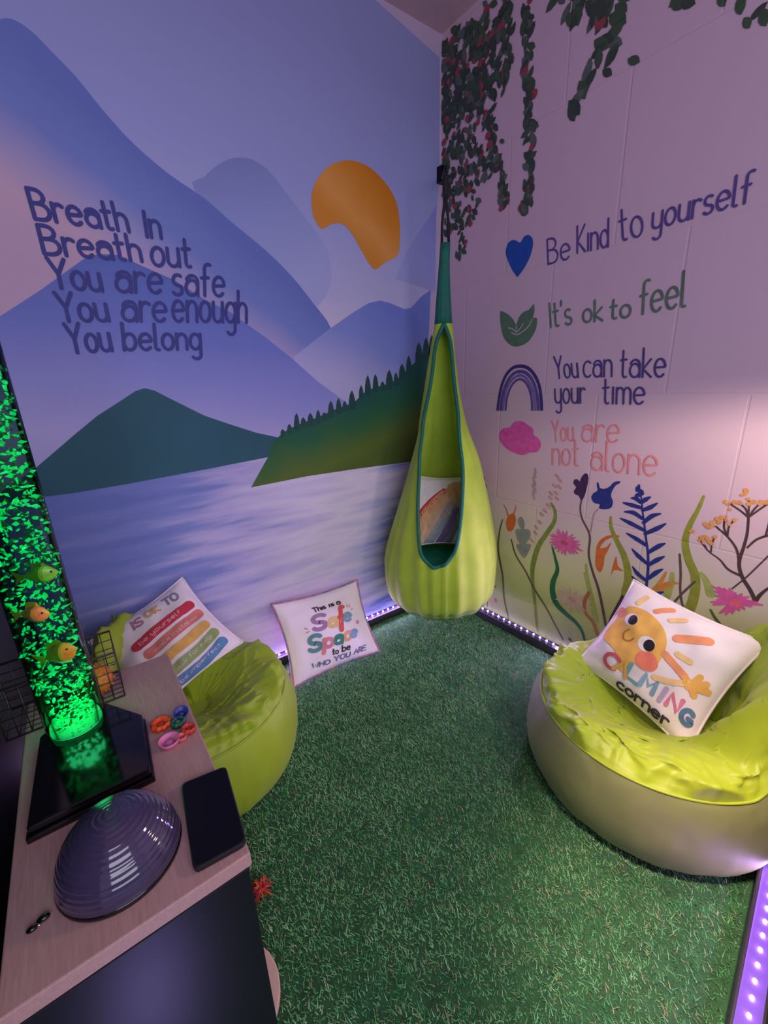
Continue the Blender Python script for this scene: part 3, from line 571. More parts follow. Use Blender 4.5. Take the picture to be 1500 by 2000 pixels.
flower('painted_bluebell', 'blue painted bell flower beside the purple tulip',
  [([(-0.8334,0.7928),(-0.8401,0.7877),(-0.8459,0.773),(-0.8613,0.7715),(-0.8799,0.783),(-0.8934,0.8016),(-0.9131,0.8088),(-0.9136,0.8009),(-0.901,0.7907),(-0.8908,0.7665),(-0.89,0.7483),(-0.8991,0.7295),(-0.8941,0.705),(-0.8702,0.6945),(-0.8505,0.6956),(-0.8531,0.7095),(-0.8309,0.7118),(-0.8174,0.729),(-0.8238,0.7479),(-0.838,0.7611),(-0.8333,0.7797)], None, 0),
   ([(-0.8476,0.6895),(-0.8345,0.6649),(-0.8319,0.6257),(-0.8284,0.5885)], .006, 1)], [p_blue, p_mauve])
flower('painted_grass_blade', 'olive green painted grass blade in front of the tiny mauve flowers',
  [([(-0.6536,0.6725),(-0.6736,0.6438),(-0.6739,0.5964),(-0.6424,0.5347),(-0.6105,0.4703),(-0.5938,0.4028),(-0.5879,0.3478),(-0.5943,0.2852),(-0.6079,0.2192),(-0.6286,0.0992),(-0.6387,0.0583)], (.010, .026, .010), 0)], [pm('blade_olive', (122, 136, 62))])
flower('painted_grass_blade', 'dark green painted grass blade with a double bend',
  [([(-0.6752,0.4845),(-0.6948,0.4358),(-0.7076,0.3898),(-0.6936,0.3335),(-0.6946,0.2816),(-0.7182,0.2332),(-0.7641,0.2059),(-0.8104,0.1855),(-0.8423,0.1542),(-0.8625,0.0966)], (.008, .030, .007), 0)], [p_green], 5)
flower('painted_stem', 'thin grey brown painted stem crossing the olive blade',
  [([(-0.4674,0.4603),(-0.4959,0.3928),(-0.5536,0.3303),(-0.6046,0.2619),(-0.6652,0.1996),(-0.7135,0.1395),(-0.7636,0.0767)], (.007, .009, .006), 0)], [p_stem], 5)
flower('painted_stem', 'olive painted stem next to the hanging pod swing',
  [([(-0.413,0.5431),(-0.3986,0.4796),(-0.3959,0.3839),(-0.4284,0.2629),(-0.4425,0.1507),(-0.4767,0.0453)], (.006, .012, .007), 0)], [p_moss])
flower('painted_bud', 'small rust orange painted bud with two horns',
  [([(-0.4333,0.5373),(-0.4454,0.571),(-0.4744,0.5881),(-0.4869,0.5505),(-0.4695,0.5038),(-0.4435,0.4997)], None, 0), ([(-0.4423,0.5713),(-0.4296,0.6001),(-0.4138,0.6177)], (.008, .003), 0), ([(-0.4744,0.5881),(-0.4806,0.6112),(-0.4818,0.6293)], (.008, .003), 0)], [p_org])
flower('painted_flower', 'grey painted flower below the orange bud',
  [(q, None, 0) for q in [[(-0.51,0.5819),(-0.5281,0.5683),(-0.534,0.5415),(-0.5257,0.5213),(-0.5073,0.5347),(-0.4957,0.5604)],[(-0.4881,0.514),(-0.5225,0.5256),(-0.559,0.5316),(-0.5666,0.5039),(-0.5495,0.4679),(-0.5278,0.4483),(-0.4999,0.4695)],[(-0.4958,0.4415),(-0.5273,0.4561),(-0.5711,0.4664),(-0.5636,0.4301),(-0.5434,0.3918),(-0.519,0.4055)]]], [p_grey])
def daisy(name, label, c, rx, ry, mats, n=22, cen=True, layer=4):
    f = Flat()
    for k in range(n):
        a = 2 * PI * k / n + random.uniform(-.1, .1); s_ = random.uniform(.8, 1.08)
        f.stroke([(c[0], c[1]), (c[0] + rx * .6 * s_ * math.cos(a), c[1] + ry * .6 * s_ * math.sin(a)), (c[0] + rx * s_ * math.cos(a), c[1] + ry * s_ * math.sin(a))], (.004, .014, .005), 0)
    if cen: f.ellipse(c, rx * .22, ry * .18, 0, 1)
    return f.build(name, mats, wall_right, WRf(layer), label)
daisy('painted_daisy', 'pink painted daisy left of the tulip stem', (-0.7281,0.5197), .075, .052, [p_pink, p_rose])
flower('painted_flower', 'pink and red painted aster near the twiggy umbel plant',
  [(q, (.005, .013, .005), 0) for q in [[(-1.3019,0.4904),(-1.2682,0.5067),(-1.234,0.5199)],[(-1.3019,0.4904),(-1.2729,0.4991),(-1.2437,0.5045)],[(-1.3019,0.4904),(-1.2767,0.5078),(-1.2516,0.5219)],[(-1.3019,0.4904),(-1.2836,0.5082),(-1.2656,0.5227)],[(-1.3019,0.4904),(-1.2718,0.4795),(-1.241,0.4644)],[(-1.3019,0.4904),(-1.275,0.476),(-1.2476,0.4575)],[(-1.3019,0.4904),(-1.2784,0.4871),(-1.2548,0.48)],[(-1.3019,0.4904),(-1.2853,0.4661),(-1.2688,0.4374)],[(-1.3019,0.4904),(-1.2921,0.4667),(-1.2828,0.4389)],[(-1.3019,0.4904),(-1.29,0.5108),(-1.2786,0.5278)],[(-1.3019,0.4904),(-1.2974,0.5068),(-1.2936,0.5197)],[(-1.3019,0.4904),(-1.3057,0.5079),(-1.31,0.5217)],[(-1.3019,0.4904),(-1.3142,0.5068),(-1.3268,0.5194)],[(-1.3019,0.4904),(-1.3249,0.502),(-1.3477,0.5099)],[(-1.3019,0.4904),(-1.3317,0.5003),(-1.361,0.5065)],[(-1.3019,0.4904),(-1.3198,0.4929),(-1.338,0.4919)],[(-1.3019,0.4904),(-1.3128,0.4852),(-1.3243,0.4766)],[(-1.3019,0.4904),(-1.2998,0.4724),(-1.2982,0.4507)],[(-1.3019,0.4904),(-1.3069,0.4803),(-1.3126,0.4667)],[(-1.3019,0.4904),(-1.2757,0.4931),(-1.2492,0.4922)],[(-1.3019,0.4904),(-1.2919,0.4785),(-1.2824,0.4629)]]] +
  [([(-1.2861,0.4931),(-1.3013,0.5042),(-1.3144,0.4957),(-1.3111,0.4755),(-1.2913,0.4716)], None, 1)], [p_pink, p_red])
flower('painted_stem', 'tiny mauve painted blossoms climbing above the olive blade',
  [([q, (q[0] + .012, q[1] + .008)], .010, 0) for q in [(-0.6753,0.7867),(-0.6902,0.7711),(-0.6671,0.7446),(-0.6889,0.7439),(-0.6553,0.7102),(-0.6769,0.7166),(-0.6545,0.6914),(-0.6837,0.6949),(-0.6474,0.657),(-0.6344,0.6303),(-0.6203,0.6126),(-0.6127,0.5764),(-0.5989,0.548),(-0.5956,0.522),(-0.5822,0.4825)]], [pm('blossom_mauve', (192, 140, 140))], 3)
flower('painted_stem', 'faint mauve painted seed head below the pink cloud',
  [([q, (q[0] + .006, q[1] + .014)], .011, 0) for q in [(-0.572,0.7896),(-0.5708,0.7707),(-0.567,0.7511),(-0.5734,0.7379),(-0.5666,0.7224),(-0.5766,0.7098),(-0.5703,0.6942),(-0.5727,0.6777)]], [pm('seed_mauve', (178, 148, 158))], 3)
flower('painted_bellflower', 'rust orange painted bell flowers hanging from an arch',
  [([(-0.9333,0.605),(-0.9027,0.5944),(-0.8804,0.575),(-0.8669,0.5465),(-0.8662,0.5146)], (.008, .014, .014), 0), ([(-0.8603,0.5287),(-0.876,0.5402),(-0.8956,0.5506),(-0.9111,0.575),(-0.9016,0.5346),(-0.8941,0.5099),(-0.8937,0.478),(-0.8886,0.4487),(-0.8786,0.4428),(-0.8628,0.4675)], None, 0),
   ([(-0.9349,0.5274),(-0.9453,0.491),(-0.9668,0.4763),(-0.9454,0.4732),(-0.9305,0.4635),(-0.9258,0.4345),(-0.927,0.4758)], None, 0)], [p_org], 3)
flower('painted_grass_blade', 'broad olive painted blade rising behind the sun pillow',
  [([(-0.8977,0.6705),(-0.9044,0.6316),(-0.9296,0.5868),(-0.9584,0.5435),(-0.9777,0.4977),(-0.9878,0.4485),(-0.985,0.3936)], (.008, .022, .030), 0)], [p_olive], 5)
flower('painted_grass_blade', 'pale green painted blade left of the tulip stem foot',
  [([(-0.8267,0.4553),(-0.8387,0.3976),(-0.8632,0.325),(-0.8816,0.2593),(-0.8916,0.189)], (.010, .018, .014), 0)], [p_pale], 3)
flower('painted_stem', 'rust brown painted curl at the foot of the tulip stem',
  [([(-0.8504,0.3393),(-0.8369,0.2943),(-0.8464,0.2484),(-0.8815,0.2193),(-0.9022,0.174)], (.016, .014, .014), 0)], [pm('curl_rust', (168, 110, 62))], 4)
flower('painted_grass_blade', 'tall olive painted blade right of the blue fern',
  [([(-1.1679,0.8017),(-1.1591,0.7532),(-1.1444,0.6947),(-1.1426,0.6375),(-1.1602,0.5852),(-1.1825,0.5443),(-1.1925,0.4989),(-1.1925,0.4489),(-1.1861,0.4001)], (.008, .024, .030), 0)], [p_olive])
flower('painted_stem', 'thin forked brown painted twig behind the sun pillow',
  [([(-1.133,0.596),(-1.1454,0.531),(-1.1517,0.4779),(-1.1619,0.436),(-1.1768,0.401)], .007, 0), ([(-1.1879,0.5168),(-1.1683,0.4793),(-1.1529,0.4476),(-1.133,0.4)], .007, 0)], [p_stem], 5)
flower('painted_flower', 'ochre orange painted flower above the sun pillow corner',
  [(q, (.006, .016, .006), 0) for q in [[(-1.0655,0.4332),(-1.0874,0.4658),(-1.1031,0.5209)],[(-1.0843,0.4567),(-1.115,0.4816),(-1.142,0.4944)],[(-1.0655,0.4332),(-1.098,0.4515),(-1.1236,0.4797)]]], [pm('flower_ochre', (206, 136, 60))], 3)
flower('painted_grass_blade', 'short pale green painted blades behind the sun pillow',
  [(q, (.012, .026), 0) for q in [[(-1.1216,0.5224),(-1.1232,0.4822),(-1.1132,0.4047)],[(-1.1997,0.5504),(-1.218,0.5282),(-1.2349,0.4912)],[(-0.8257,0.4163),(-0.8482,0.3645),(-0.8904,0.2354)]]], [p_pale], 2)
_dots = [[(-1.2241,0.7977),(-1.2319,0.7907),(-1.2396,0.7745),(-1.2441,0.7975),(-1.2534,0.8002),(-1.2601,0.7987),(-1.2576,0.8231),(-1.268,0.8361),(-1.2649,0.8266),(-1.2764,0.8144),(-1.2818,0.8011),(-1.2898,0.8089),(-1.3026,0.8054),(-1.3042,0.8138),(-1.3139,0.8098),(-1.3187,0.8167)],[(-1.189,0.7129),(-1.1987,0.7086),(-1.2017,0.7228),(-1.2063,0.7159),(-1.2148,0.7393),(-1.2212,0.732),(-1.2224,0.7455),(-1.2306,0.7474),(-1.2372,0.7381),(-1.247,0.7297),(-1.2545,0.7445)],[(-1.179,0.6598),(-1.1851,0.6685),(-1.1906,0.6562),(-1.1931,0.6753),(-1.2055,0.6651),(-1.2121,0.6578),(-1.2155,0.6806),(-1.1527,0.6852),(-1.1585,0.6844),(-1.199,0.6724)]]
flower('painted_umbel', 'brown twiggy painted umbel plant with ochre flower heads',
  [(q, w, 0) for q, w in zip([[(-1.3444,0.5108),(-1.3262,0.542),(-1.3006,0.5776),(-1.2872,0.6179),(-1.2896,0.6717),(-1.2902,0.715),(-1.2851,0.7603)],[(-1.3006,0.5776),(-1.2653,0.5878),(-1.2407,0.6116),(-1.2094,0.6294),(-1.1836,0.6541)],[(-1.2868,0.62),(-1.2738,0.6582),(-1.2468,0.6901),(-1.2176,0.7112)],[(-1.2979,0.6698),(-1.3147,0.7005),(-1.3413,0.7225)],[(-1.344,0.5129),(-1.3522,0.5389),(-1.3683,0.5697)],[(-1.285,0.5303),(-1.3129,0.5821),(-1.3511,0.6669)],[(-1.3309,0.7134),(-1.3324,0.7387),(-1.3319,0.7754)],[(-1.2851,0.7603),(-1.2638,0.7764),(-1.2332,0.7931)],[(-1.2851,0.7603),(-1.2755,0.7832),(-1.2604,0.7966)],[(-1.2851,0.7603),(-1.2821,0.7846),(-1.2781,0.8086)],[(-1.2851,0.7603),(-1.2936,0.7871),(-1.3026,0.8054)],[(-1.2851,0.7603),(-1.3054,0.7897),(-1.32,0.809)],[(-1.2468,0.6901),(-1.2452,0.7205),(-1.2533,0.742)],[(-1.2445,0.6939),(-1.2338,0.7176),(-1.2313,0.7432)],[(-1.2253,0.7065),(-1.2136,0.7146),(-1.1966,0.7103)],[(-1.2145,0.6309),(-1.2128,0.6534),(-1.2154,0.6769)],[(-1.2052,0.6327),(-1.1913,0.6517),(-1.179,0.6598)]],
    [(.011, .009, .006), (.008, .005, .003), (.007, .006, .005), (.005, .007), (.012, .005), .004, .005, .005, .005, .004, .005, .005, .005, .005, .004, .004, .004])] +
  [([p, (p[0] + random.uniform(-.004, .004), p[1] + random.uniform(-.004, .004))], random.uniform(.008, .013), 1) for g_ in _dots for p in g_], [p_dark, pm('umbel_ochre', (214, 146, 84))], 5)
flower('painted_stem', 'dark painted twig beside the pink aster', [([(-1.2433,0.4383),(-1.2576,0.4175),(-1.2751,0.3985)], (.006, .011), 0)], [p_moss], 5)
flower('painted_stem', 'dark thick painted stalk behind the left edge of the sun pillow', [([(-0.9901,0.4031),(-0.9802,0.3649),(-0.9693,0.3313),(-0.9511,0.2699),(-0.9452,0.2307)], (.026, .016), 0)], [p_dark], 4)
flower('painted_stem', 'dark painted berries right of the hanging pod swing', [([q, (q[0] + .008, q[1] + .01)], .014, 0) for q in [(-0.2929,0.72),(-0.2893,0.7087),(-0.2988,0.6889),(-0.3057,0.6847),(-0.3025,0.6491),(-0.3051,0.6196)]], [p_dark], 4)
flower('painted_stem', 'small dark painted sprig with a red dot above the led strip', [([(-0.3925,0.1904),(-0.366,0.171),(-0.3432,0.1344),(-0.343,0.0593)], .006, 0), ([(-0.3927,0.1178),(-0.3951,0.1103)], .014, 1), ([(-0.7898,0.0957),(-0.796,0.0935)], .012, 0), ([(-0.8042,0.0761),(-0.8226,0.0644),(-0.8437,0.049)], .005, 0)], [p_stem, p_rose], 4)
daisy('painted_daisy', 'faded rose painted bloom low between the dark green blade and the tulip stem', (-0.7838,0.2819), .085, .06, [pm('faded_rose', (200, 170, 156)), pm('faded_rose_core', (196, 150, 136))], 14, layer=2)

# ================================================================ ARTIFICIAL GRASS
def grass():
    n = 190000
    rg = np.random.default_rng(3)
    x = rg.uniform(-1.95, -0.042, n); y = rg.uniform(-1.85, -0.042, n)
    h = rg.uniform(.004, .011, n); a = rg.uniform(0, 2 * PI, n); lean = rg.uniform(.2, 1.0, n) * h * 1.5
    la = rg.normal(2.4, 1.3, n)
    keep = np.array([_n.dot(Vector((q - fr(0, 0, 0)[0], w - fr(0, 0, 0)[1], 0))) > 0.056 or q < -0.95 for q, w in zip(x, y)])
    x, y, h, a, lean, la = (t[keep] for t in (x, y, h, a, lean, la)); n = len(x)
    w = .0011
    v = np.zeros((n, 3, 3))
    v[:, 0] = np.stack([x - w * np.cos(a), y - w * np.sin(a), np.zeros(n)], 1)
    v[:, 1] = np.stack([x + w * np.cos(a), y + w * np.sin(a), np.zeros(n)], 1)
    v[:, 2] = np.stack([x + lean * np.cos(la), y + lean * np.sin(la), h], 1)
    me = bpy.data.meshes.new('artificial_grass')
    me.vertices.add(n * 3); me.vertices.foreach_set('co', v.ravel())
    me.loops.add(n * 3); me.loops.foreach_set('vertex_index', np.arange(n * 3, dtype=np.int32))
    me.polygons.add(n); me.polygons.foreach_set('loop_start', np.arange(0, n * 3, 3, dtype=np.int32))
    me.polygons.foreach_set('loop_total', np.full(n, 3, dtype=np.int32))
    me.update(calc_edges=True); me.validate()
    me.materials.append(mat('thatch_sheen', (168, 158, 122), rough=.35, var=.2, vscale=60))  # tan thatch blades whose pale colour also stands in for glare
    me.polygons.foreach_set('material_index', (rg.random(n) > .14).astype(np.int32))
    me.materials.append(mat('grass_blades', (74, 158, 90), rough=.32, vscale=9, rgb2=(136, 200, 128), spec=.6))
    return tag(link('artificial_grass', me), 'dark green artificial grass covering the floor', 'grass', kind='stuff')
grass()

# ================================================================ HANGING POD SWING
AX = Vector((-0.262, -0.275, 0)); FACE = Vector((-0.6937, -0.7203, 0)); RT = Vector((0.7203, -0.6937, 0))
m_lime = mat('lime_fabric', (168, 196, 52), rough=.75, var=.10, vscale=12, bump=.25, bscale=350, sheen=.2)
m_lime_shade = mat('lime_fabric_shaded', (128, 172, 56), rough=.75, var=.10, vscale=12, bump=.25, bscale=350)  # darker copy of the lime fabric, shade of the pod base painted in
m_teal_f = mat('teal_fabric', (14, 104, 88), rough=.7, var=.12, vscale=40, bump=.2, bscale=400)
m_strap = mat('black_webbing', (22, 20, 26), rough=.7, var=.1)
ROWS = sorted([(z, min(r, .256), o) for z, r, o in [(1.6687,0.0185,0.0123),(1.5961,0.0207,0.0087),(1.5252,0.0249,0.007),(1.4525,0.0303,0.0062),(1.3779,0.0364,0.006),(1.2622,0.0533,0.0017),(1.1417,0.0714,-0.0001),(1.0162,0.0958,0.0035),(0.9471,0.1123,0.0103),(0.845,0.1466,0.0163),(0.7254,0.1802,0.0134),(0.6302,0.206,0.0092),(0.5073,0.237,0.0014),(0.4029,0.2599,-0.0055),(0.3138,0.2658,-0.0078)]])
ROWS = [(0.132, .0, 0), (0.134, .09, -.004), (0.143, .150, -.006), (0.162, .192, -.007), (0.193, .228, -.008), (0.238, .250, -.008)] + ROWS
ROWS = spline(ROWS[:6], 1)[:6] + spline(ROWS[5:], 5)[1:]
def rowat(z):
    for a, b in zip(ROWS, ROWS[1:]):
        if a[0] <= z <= b[0]:
            t = (z - a[0]) / (b[0] - a[0]); return a[1] + (b[1] - a[1]) * t, a[2] + (b[2] - a[2]) * t
    return (ROWS[0] if z < ROWS[0][0] else ROWS[-1])[1:]
OPL = [(1.3848,0.0),(1.3224,-0.559),(1.1896,-0.646),(1.0518,-0.908),(0.9097,-0.908),(0.7705,-0.698),(0.6314,-0.541),(0.5136,-0.384),(0.4821,-0.314),(0.4608,-0.244),(0.4481,-0.157),(0.4432,-0.07)]
OPR = [(1.3845,0.122),(1.3201,0.698),(1.1863,0.82),(1.0487,0.768),(0.9113,0.541),(0.7746,0.436),(0.6373,0.349),(0.5394,0.262),(0.4994,0.209),(0.4689,0.122),(0.4502,0.017),(0.4432,-0.07)]
def interp(tab, z):
    t = sorted(tab)
    if z <= t[0][0]: return t[0][1]
    if z >= t[-1][0]: return t[-1][1]
    for a, b in zip(t, t[1:]):
        if a[0] <= z <= b[0]: return a[1] + (b[1] - a[1]) * (z - a[0]) / max(b[0] - a[0], 1e-6)
ZB = min(OPL[-1][0], OPR[-1][0]); ZT = max(OPL[0][0], OPR[0][0]); ZNECK = ZT + 0.005
def edges(z):
    l, r = interp(OPL, z), interp(OPR, z)
    c = (l + r) / 2
    if z <= ZB or z >= ZT: return c, c
    return min(l, c), max(r, c)
def pod_pt(z, th, inset=0.0, fold=True):
    r, o = rowat(z)
    if fold:
        k = max(0, min(1, (0.75 - z) / 0.35)) * max(0, min(1, (z - .12) / .06))
        r *= 1 - k * (.016 + .026 * math.sin(th * 23 + 2.2 * math.sin(th * 5) + z * 5) + .010 * noise.noise(Vector((math.cos(th) * 4, math.sin(th) * 4, z * 7))))
        k2 = max(0, min(1, (z - .7) / .2))
        r *= 1 + k2 * .02 * math.sin(th * 14 + z * 3)
    r = max(r - inset, 0)
    p = AX + RT * (o + r * math.sin(th)) + FACE * (r * math.cos(th))
    return (p.x, p.y, z)
pod = empty('hanging_pod_swing', (AX.x, AX.y, 0.132), 'lime green fabric pod swing hanging in the room corner', 'swing')
PO = (AX.x, AX.y, 0.132)
def pod_shell(name, zs, m, inset=0.0, na=120):
    v = []; f = []
    for z in zs:
        l, r = edges(z)
        for k in range(na + 1):
            th = r + (2 * PI - (r - l)) * k / na
            v.append(pod_pt(z, th, inset))
    w = na + 1
    for j in range(len(zs) - 1):
        for k in range(na): f.append((j * w + k, j * w + k + 1, (j + 1) * w + k + 1, (j + 1) * w + k))
    o = mesh(name, v, f, m, pod, True, off=PO)
    bm = bmesh.new(); bm.from_mesh(o.data); bmesh.ops.remove_doubles(bm, verts=bm.verts, dist=1e-5); bm.to_mesh(o.data); bm.free()
    md = o.modifiers.new('thick', 'SOLIDIFY'); md.thickness = 0.003; md.offset = -1
    return o
ZP = 0.20
zs = sorted(set([ZP + (ZB - ZP) * k / 10 for k in range(11)] + [ZB + (ZT - ZB) * (k / 70) ** 1.25 for k in range(71)] + [ZNECK]))
pod_shell('pod_fabric', zs, m_lime)
pod_shell('base_panel', [0.1321, .1325, .1332, .1340, .137, .142, .148, .158, .172, .188, ZP], m_lime_shade)
pod_shell('neck_sleeve', [ZNECK + (1.672 - ZNECK) * k / 8 for k in range(9)], m_teal_f)['label'] = 'teal fabric neck sleeve'
loop = [pod_pt(z, t, -.001, True) for z, t in spline(sorted(OPL), 6)] + [pod_pt(z, t, -.001, True) for z, t in spline(sorted(OPR, reverse=True), 6)]
MB().tube(loop, .0075, 8, closed=True).build('opening_trim', m_teal_f, pod, True, PO)['label'] = 'teal fabric edging of the opening'
MB().ball((AX.x, AX.y, 0.298), 0.222, 16, sc=(1, 1, .54)).build('seat_cushion', mat('teal_cushion', (24, 138, 116), rough=.5, var=.12, vscale=30, bump=.2), pod, True, PO)['label'] = 'teal seat cushion inside the pod'
# webbing loop up to the hook
tp = AX + RT * .0123
sb = MB()
for s_ in (-1, 1):
    sb.tube([tuple(tp + RT * (s_ * .013) + Vector((0, 0, 1.665))), tuple(tp + RT * (s_ * .012) + Vector((0, 0, 1.74))), tuple(tp + RT * (s_ * .004) + Vector((0, 0, 1.80))), tuple(tp + RT * (s_ * .003) + Vector((0, 0, 1.86)))], .0058, 6)
sb.build('hanging_strap', m_strap, pod, True, PO)['label'] = 'black webbing loop'
kb = MB().ball(tuple(tp + Vector((0, 0, 1.862))), .011, 8, sc=(1, 1, 4.0))
kb.build('strap_knot', m_strap, pod, True, PO)
hook = empty('wall_hook', (-0.012, -0.012, 1.925), 'black hook arm holding the pod swing in the room corner', 'hook')
HO = (-0.012, -0.012, 1.925)
m_iron = mat('black_iron', (24, 22, 26), rough=.45, metal=.6)
MB().tube([(-0.006, -0.006, 2.03), (-0.09, -0.10, 1.975), tuple(tp + Vector((.006, .006, 1.918))), tuple(tp + Vector((-.002, -.002, 1.90))), tuple(tp + Vector((.0, .0, 1.885))), tuple(tp + Vector((.008, .008, 1.88)))], .005, 8).build('hook_arm', m_iron, hook, True, HO)
MB().box(-0.03, -0.001, -0.03, -0.001, 2.0, 2.06).build('wall_plate', m_iron, hook, False, HO)

# ================================================================ PILLOWS
def pillow(name, label, quad, hf, hb, m_front, m_back, cat='pillow', pinch=.045, nn=28, edge=None):
    """quad TL TR BR BL in the world; returns root and the surface mapping (u right, v up)"""
    TL, TR, BR, BL = [Vector(q) for q in quad]
    ctr = (TL + TR + BR + BL) / 4
    nrm = ((TR - TL) + (BR - BL)).cross((TL - BL) + (TR - BR)).normalized()
    root = empty(name, tuple(min((TL, TR, BR, BL), key=lambda q: q.z)), label, cat, 'printed pillows')
    O = tuple(root.location)
    seed = Vector((ctr.x * 7, ctr.y * 5, 3))
    def S_(u, v, side=1, lift=0.0):
        uu = .5 + (u - .5) * (1 - pinch * 2 * (4 * v * (1 - v)) * abs(2 * u - 1) ** 2)
        vv = .5 + (v - .5) * (1 - pinch * 2 * (4 * u * (1 - u)) * abs(2 * v - 1) ** 2)
        p = BL * (1 - uu) * (1 - vv) + BR * uu * (1 - vv) + TL * (1 - uu) * vv + TR * uu * vv
        a = max(0, 4 * u * (1 - u)); b_ = max(0, 4 * v * (1 - v))
        h = (a * b_) ** .55
        wr = noise.noise(seed + Vector((u * 5, v * 5, side))) * .012 * min(1, h * 2) + noise.noise(seed + Vector((u * 14, v * 9, side))) * .004 * min(1, h * 3)
        return p + nrm * ((hf if side > 0 else -hb) * h + wr * (1 if side > 0 else -1) + lift)
    for nm, side, m in (('front_cover', 1, m_front), ('back_cover', -1, m_back)):
        v = [tuple(S_(i / nn, j / nn, side)) for j in range(nn + 1) for i in range(nn + 1)]
        f = [(j * (nn + 1) + i, j * (nn + 1) + i + 1, (j + 1) * (nn + 1) + i + 1, (j + 1) * (nn + 1) + i) for j in range(nn) for i in range(nn)]
        if side < 0: f = [q[::-1] for q in f]
        mesh(nm, v, f, m, root, True, off=O)
    per = [S_(i / nn, 0) for i in range(nn)] + [S_(1, i / nn) for i in range(nn)] + [S_(1 - i / nn, 1) for i in range(nn)] + [S_(0, 1 - i / nn) for i in range(nn)]
    MB().tube([tuple(q) for q in per], .0055 if edge else .0035, 6, closed=True).build('seam', edge or m_front, root, True, O)
    return root, S_, O
def dense(pts, step=.02):
    out = []
    for a, b in zip(pts, pts[1:]):
        k = max(1, int(math.dist(a, b) / step)); out += [(a[0] + (b[0] - a[0]) * j / k, a[1] + (b[1] - a[1]) * j / k) for j in range(k)]
    return out + [pts[-1]]
class Print(Flat):
    """a print that follows the pillow: every outline is cut into a fine grid"""
    def blob(s, pts, i=0, step=.018):
        bm = bmesh.new()
        vs = [bm.verts.new((x, y, 0)) for x, y in pts]
        bm.faces.new(vs)
        bmesh.ops.triangulate(bm, faces=bm.faces)
        xs = [p[0] for p in pts]; ys = [p[1] for p in pts]
        for ax, lo, hi in ((0, min(xs), max(xs)), (1, min(ys), max(ys))):
            q = math.floor(lo / step) * step + step
            while q < hi:
                bmesh.ops.bisect_plane(bm, geom=bm.verts[:] + bm.edges[:] + bm.faces[:], plane_co=(q, 0, 0) if ax == 0 else (0, q, 0), plane_no=(1, 0, 0) if ax == 0 else (0, 1, 0))
                q += step
        bm.verts.index_update()
        s.add([(v.co.x, v.co.y) for v in bm.verts], [tuple(v.index for v in f.verts) for f in bm.faces], i)
        bm.free(); return s
    def oval(s, c, rx, ry, rot=0, i=0, n=28):
        cs, sn = math.cos(rot), math.sin(rot)
        return s.blob([(c[0] + rx * math.cos(2 * PI * k / n) * cs - ry * math.sin(2 * PI * k / n) * sn, c[1] + rx * math.cos(2 * PI * k / n) * sn + ry * math.sin(2 * PI * k / n) * cs) for k in range(n)], i)
    def bar(s, pts, w, i=0):
        P = dense(spline(pts, 4), .03)
        if w < .03: return s.stroke(P, w, i)
        L_, R_ = [], []
        for k in range(len(P)):
            a, b = P[max(0, k - 1)], P[min(len(P) - 1, k + 1)]
            t = math.atan2(b[1] - a[1], b[0] - a[0])
            L_.append((P[k][0] - w / 2 * math.sin(t), P[k][1] + w / 2 * math.cos(t))); R_.append((P[k][0] + w / 2 * math.sin(t), P[k][1] - w / 2 * math.cos(t)))
        t1 = math.atan2(P[-1][1] - P[-2][1], P[-1][0] - P[-2][0]); t0 = math.atan2(P[1][1] - P[0][1], P[1][0] - P[0][0])
        end = [(P[-1][0] + w / 2 * math.cos(t1 + q), P[-1][1] + w / 2 * math.sin(t1 + q)) for q in (1.1, .6, 0, -.6, -1.1)]
        beg = [(P[0][0] + w / 2 * math.cos(t0 + PI + q), P[0][1] + w / 2 * math.sin(t0 + PI + q)) for q in (1.1, .6, 0, -.6, -1.1)]
        return s.blob(L_ + end + R_[::-1] + beg, i, .02)
    def put(s, name, m, root, S_, O, lift, label=None):
        o = mesh(name, [tuple(S_(min(max(u, .003), .997), min(max(v, .003), .997), 1, lift + h)) for (u, v), h in zip(s.v, s.h)], s.f, m, root, True, s.i, O)
        if label: o['label'] = label
        return o
def text_print(root, S_, O, items, mats, lab, lift=.0022, w=.018):
    f = Print()
    for it in items:
        t, o, e, u = it[:4]; i = it[4] if len(it) > 4 else 0; ww = it[5] if len(it) > 5 else w
        write(f, t, o, e, u, ww, i)
    return f.put('lettering', mats, root, S_, O, lift, lab)

m_white = mat('white_cover', (248, 236, 240), rough=.8, var=.02, vscale=8, bump=.3, bscale=500)
m_patch = mat('patterned_cover', (226, 130, 140), rough=.8, rgb2=(70, 130, 170), vscale=38)
m_txt = mat('charcoal_print', (56, 50, 62), rough=.8); m_teal_p = mat('teal_print', (92, 150, 150), rough=.8); m_mauve_p = mat('mauve_print', (168, 128, 168), rough=.8)
m_gold = mat('gold_print', (236, 196, 130), rough=.8); m_red_p = mat('red_print', (220, 92, 88), rough=.8); m_sky_p = mat('blue_print', (134, 168, 196), rough=.8)
m_rose_p = mat('rose_print', (222, 138, 148), rough=.8); m_org_p = mat('peach_print', (236, 170, 120), rough=.8); m_grn_p = mat('deep_teal_print', (60, 140, 120), rough=.8); m_slate = mat('slate_print', (112, 112, 150), rough=.8)

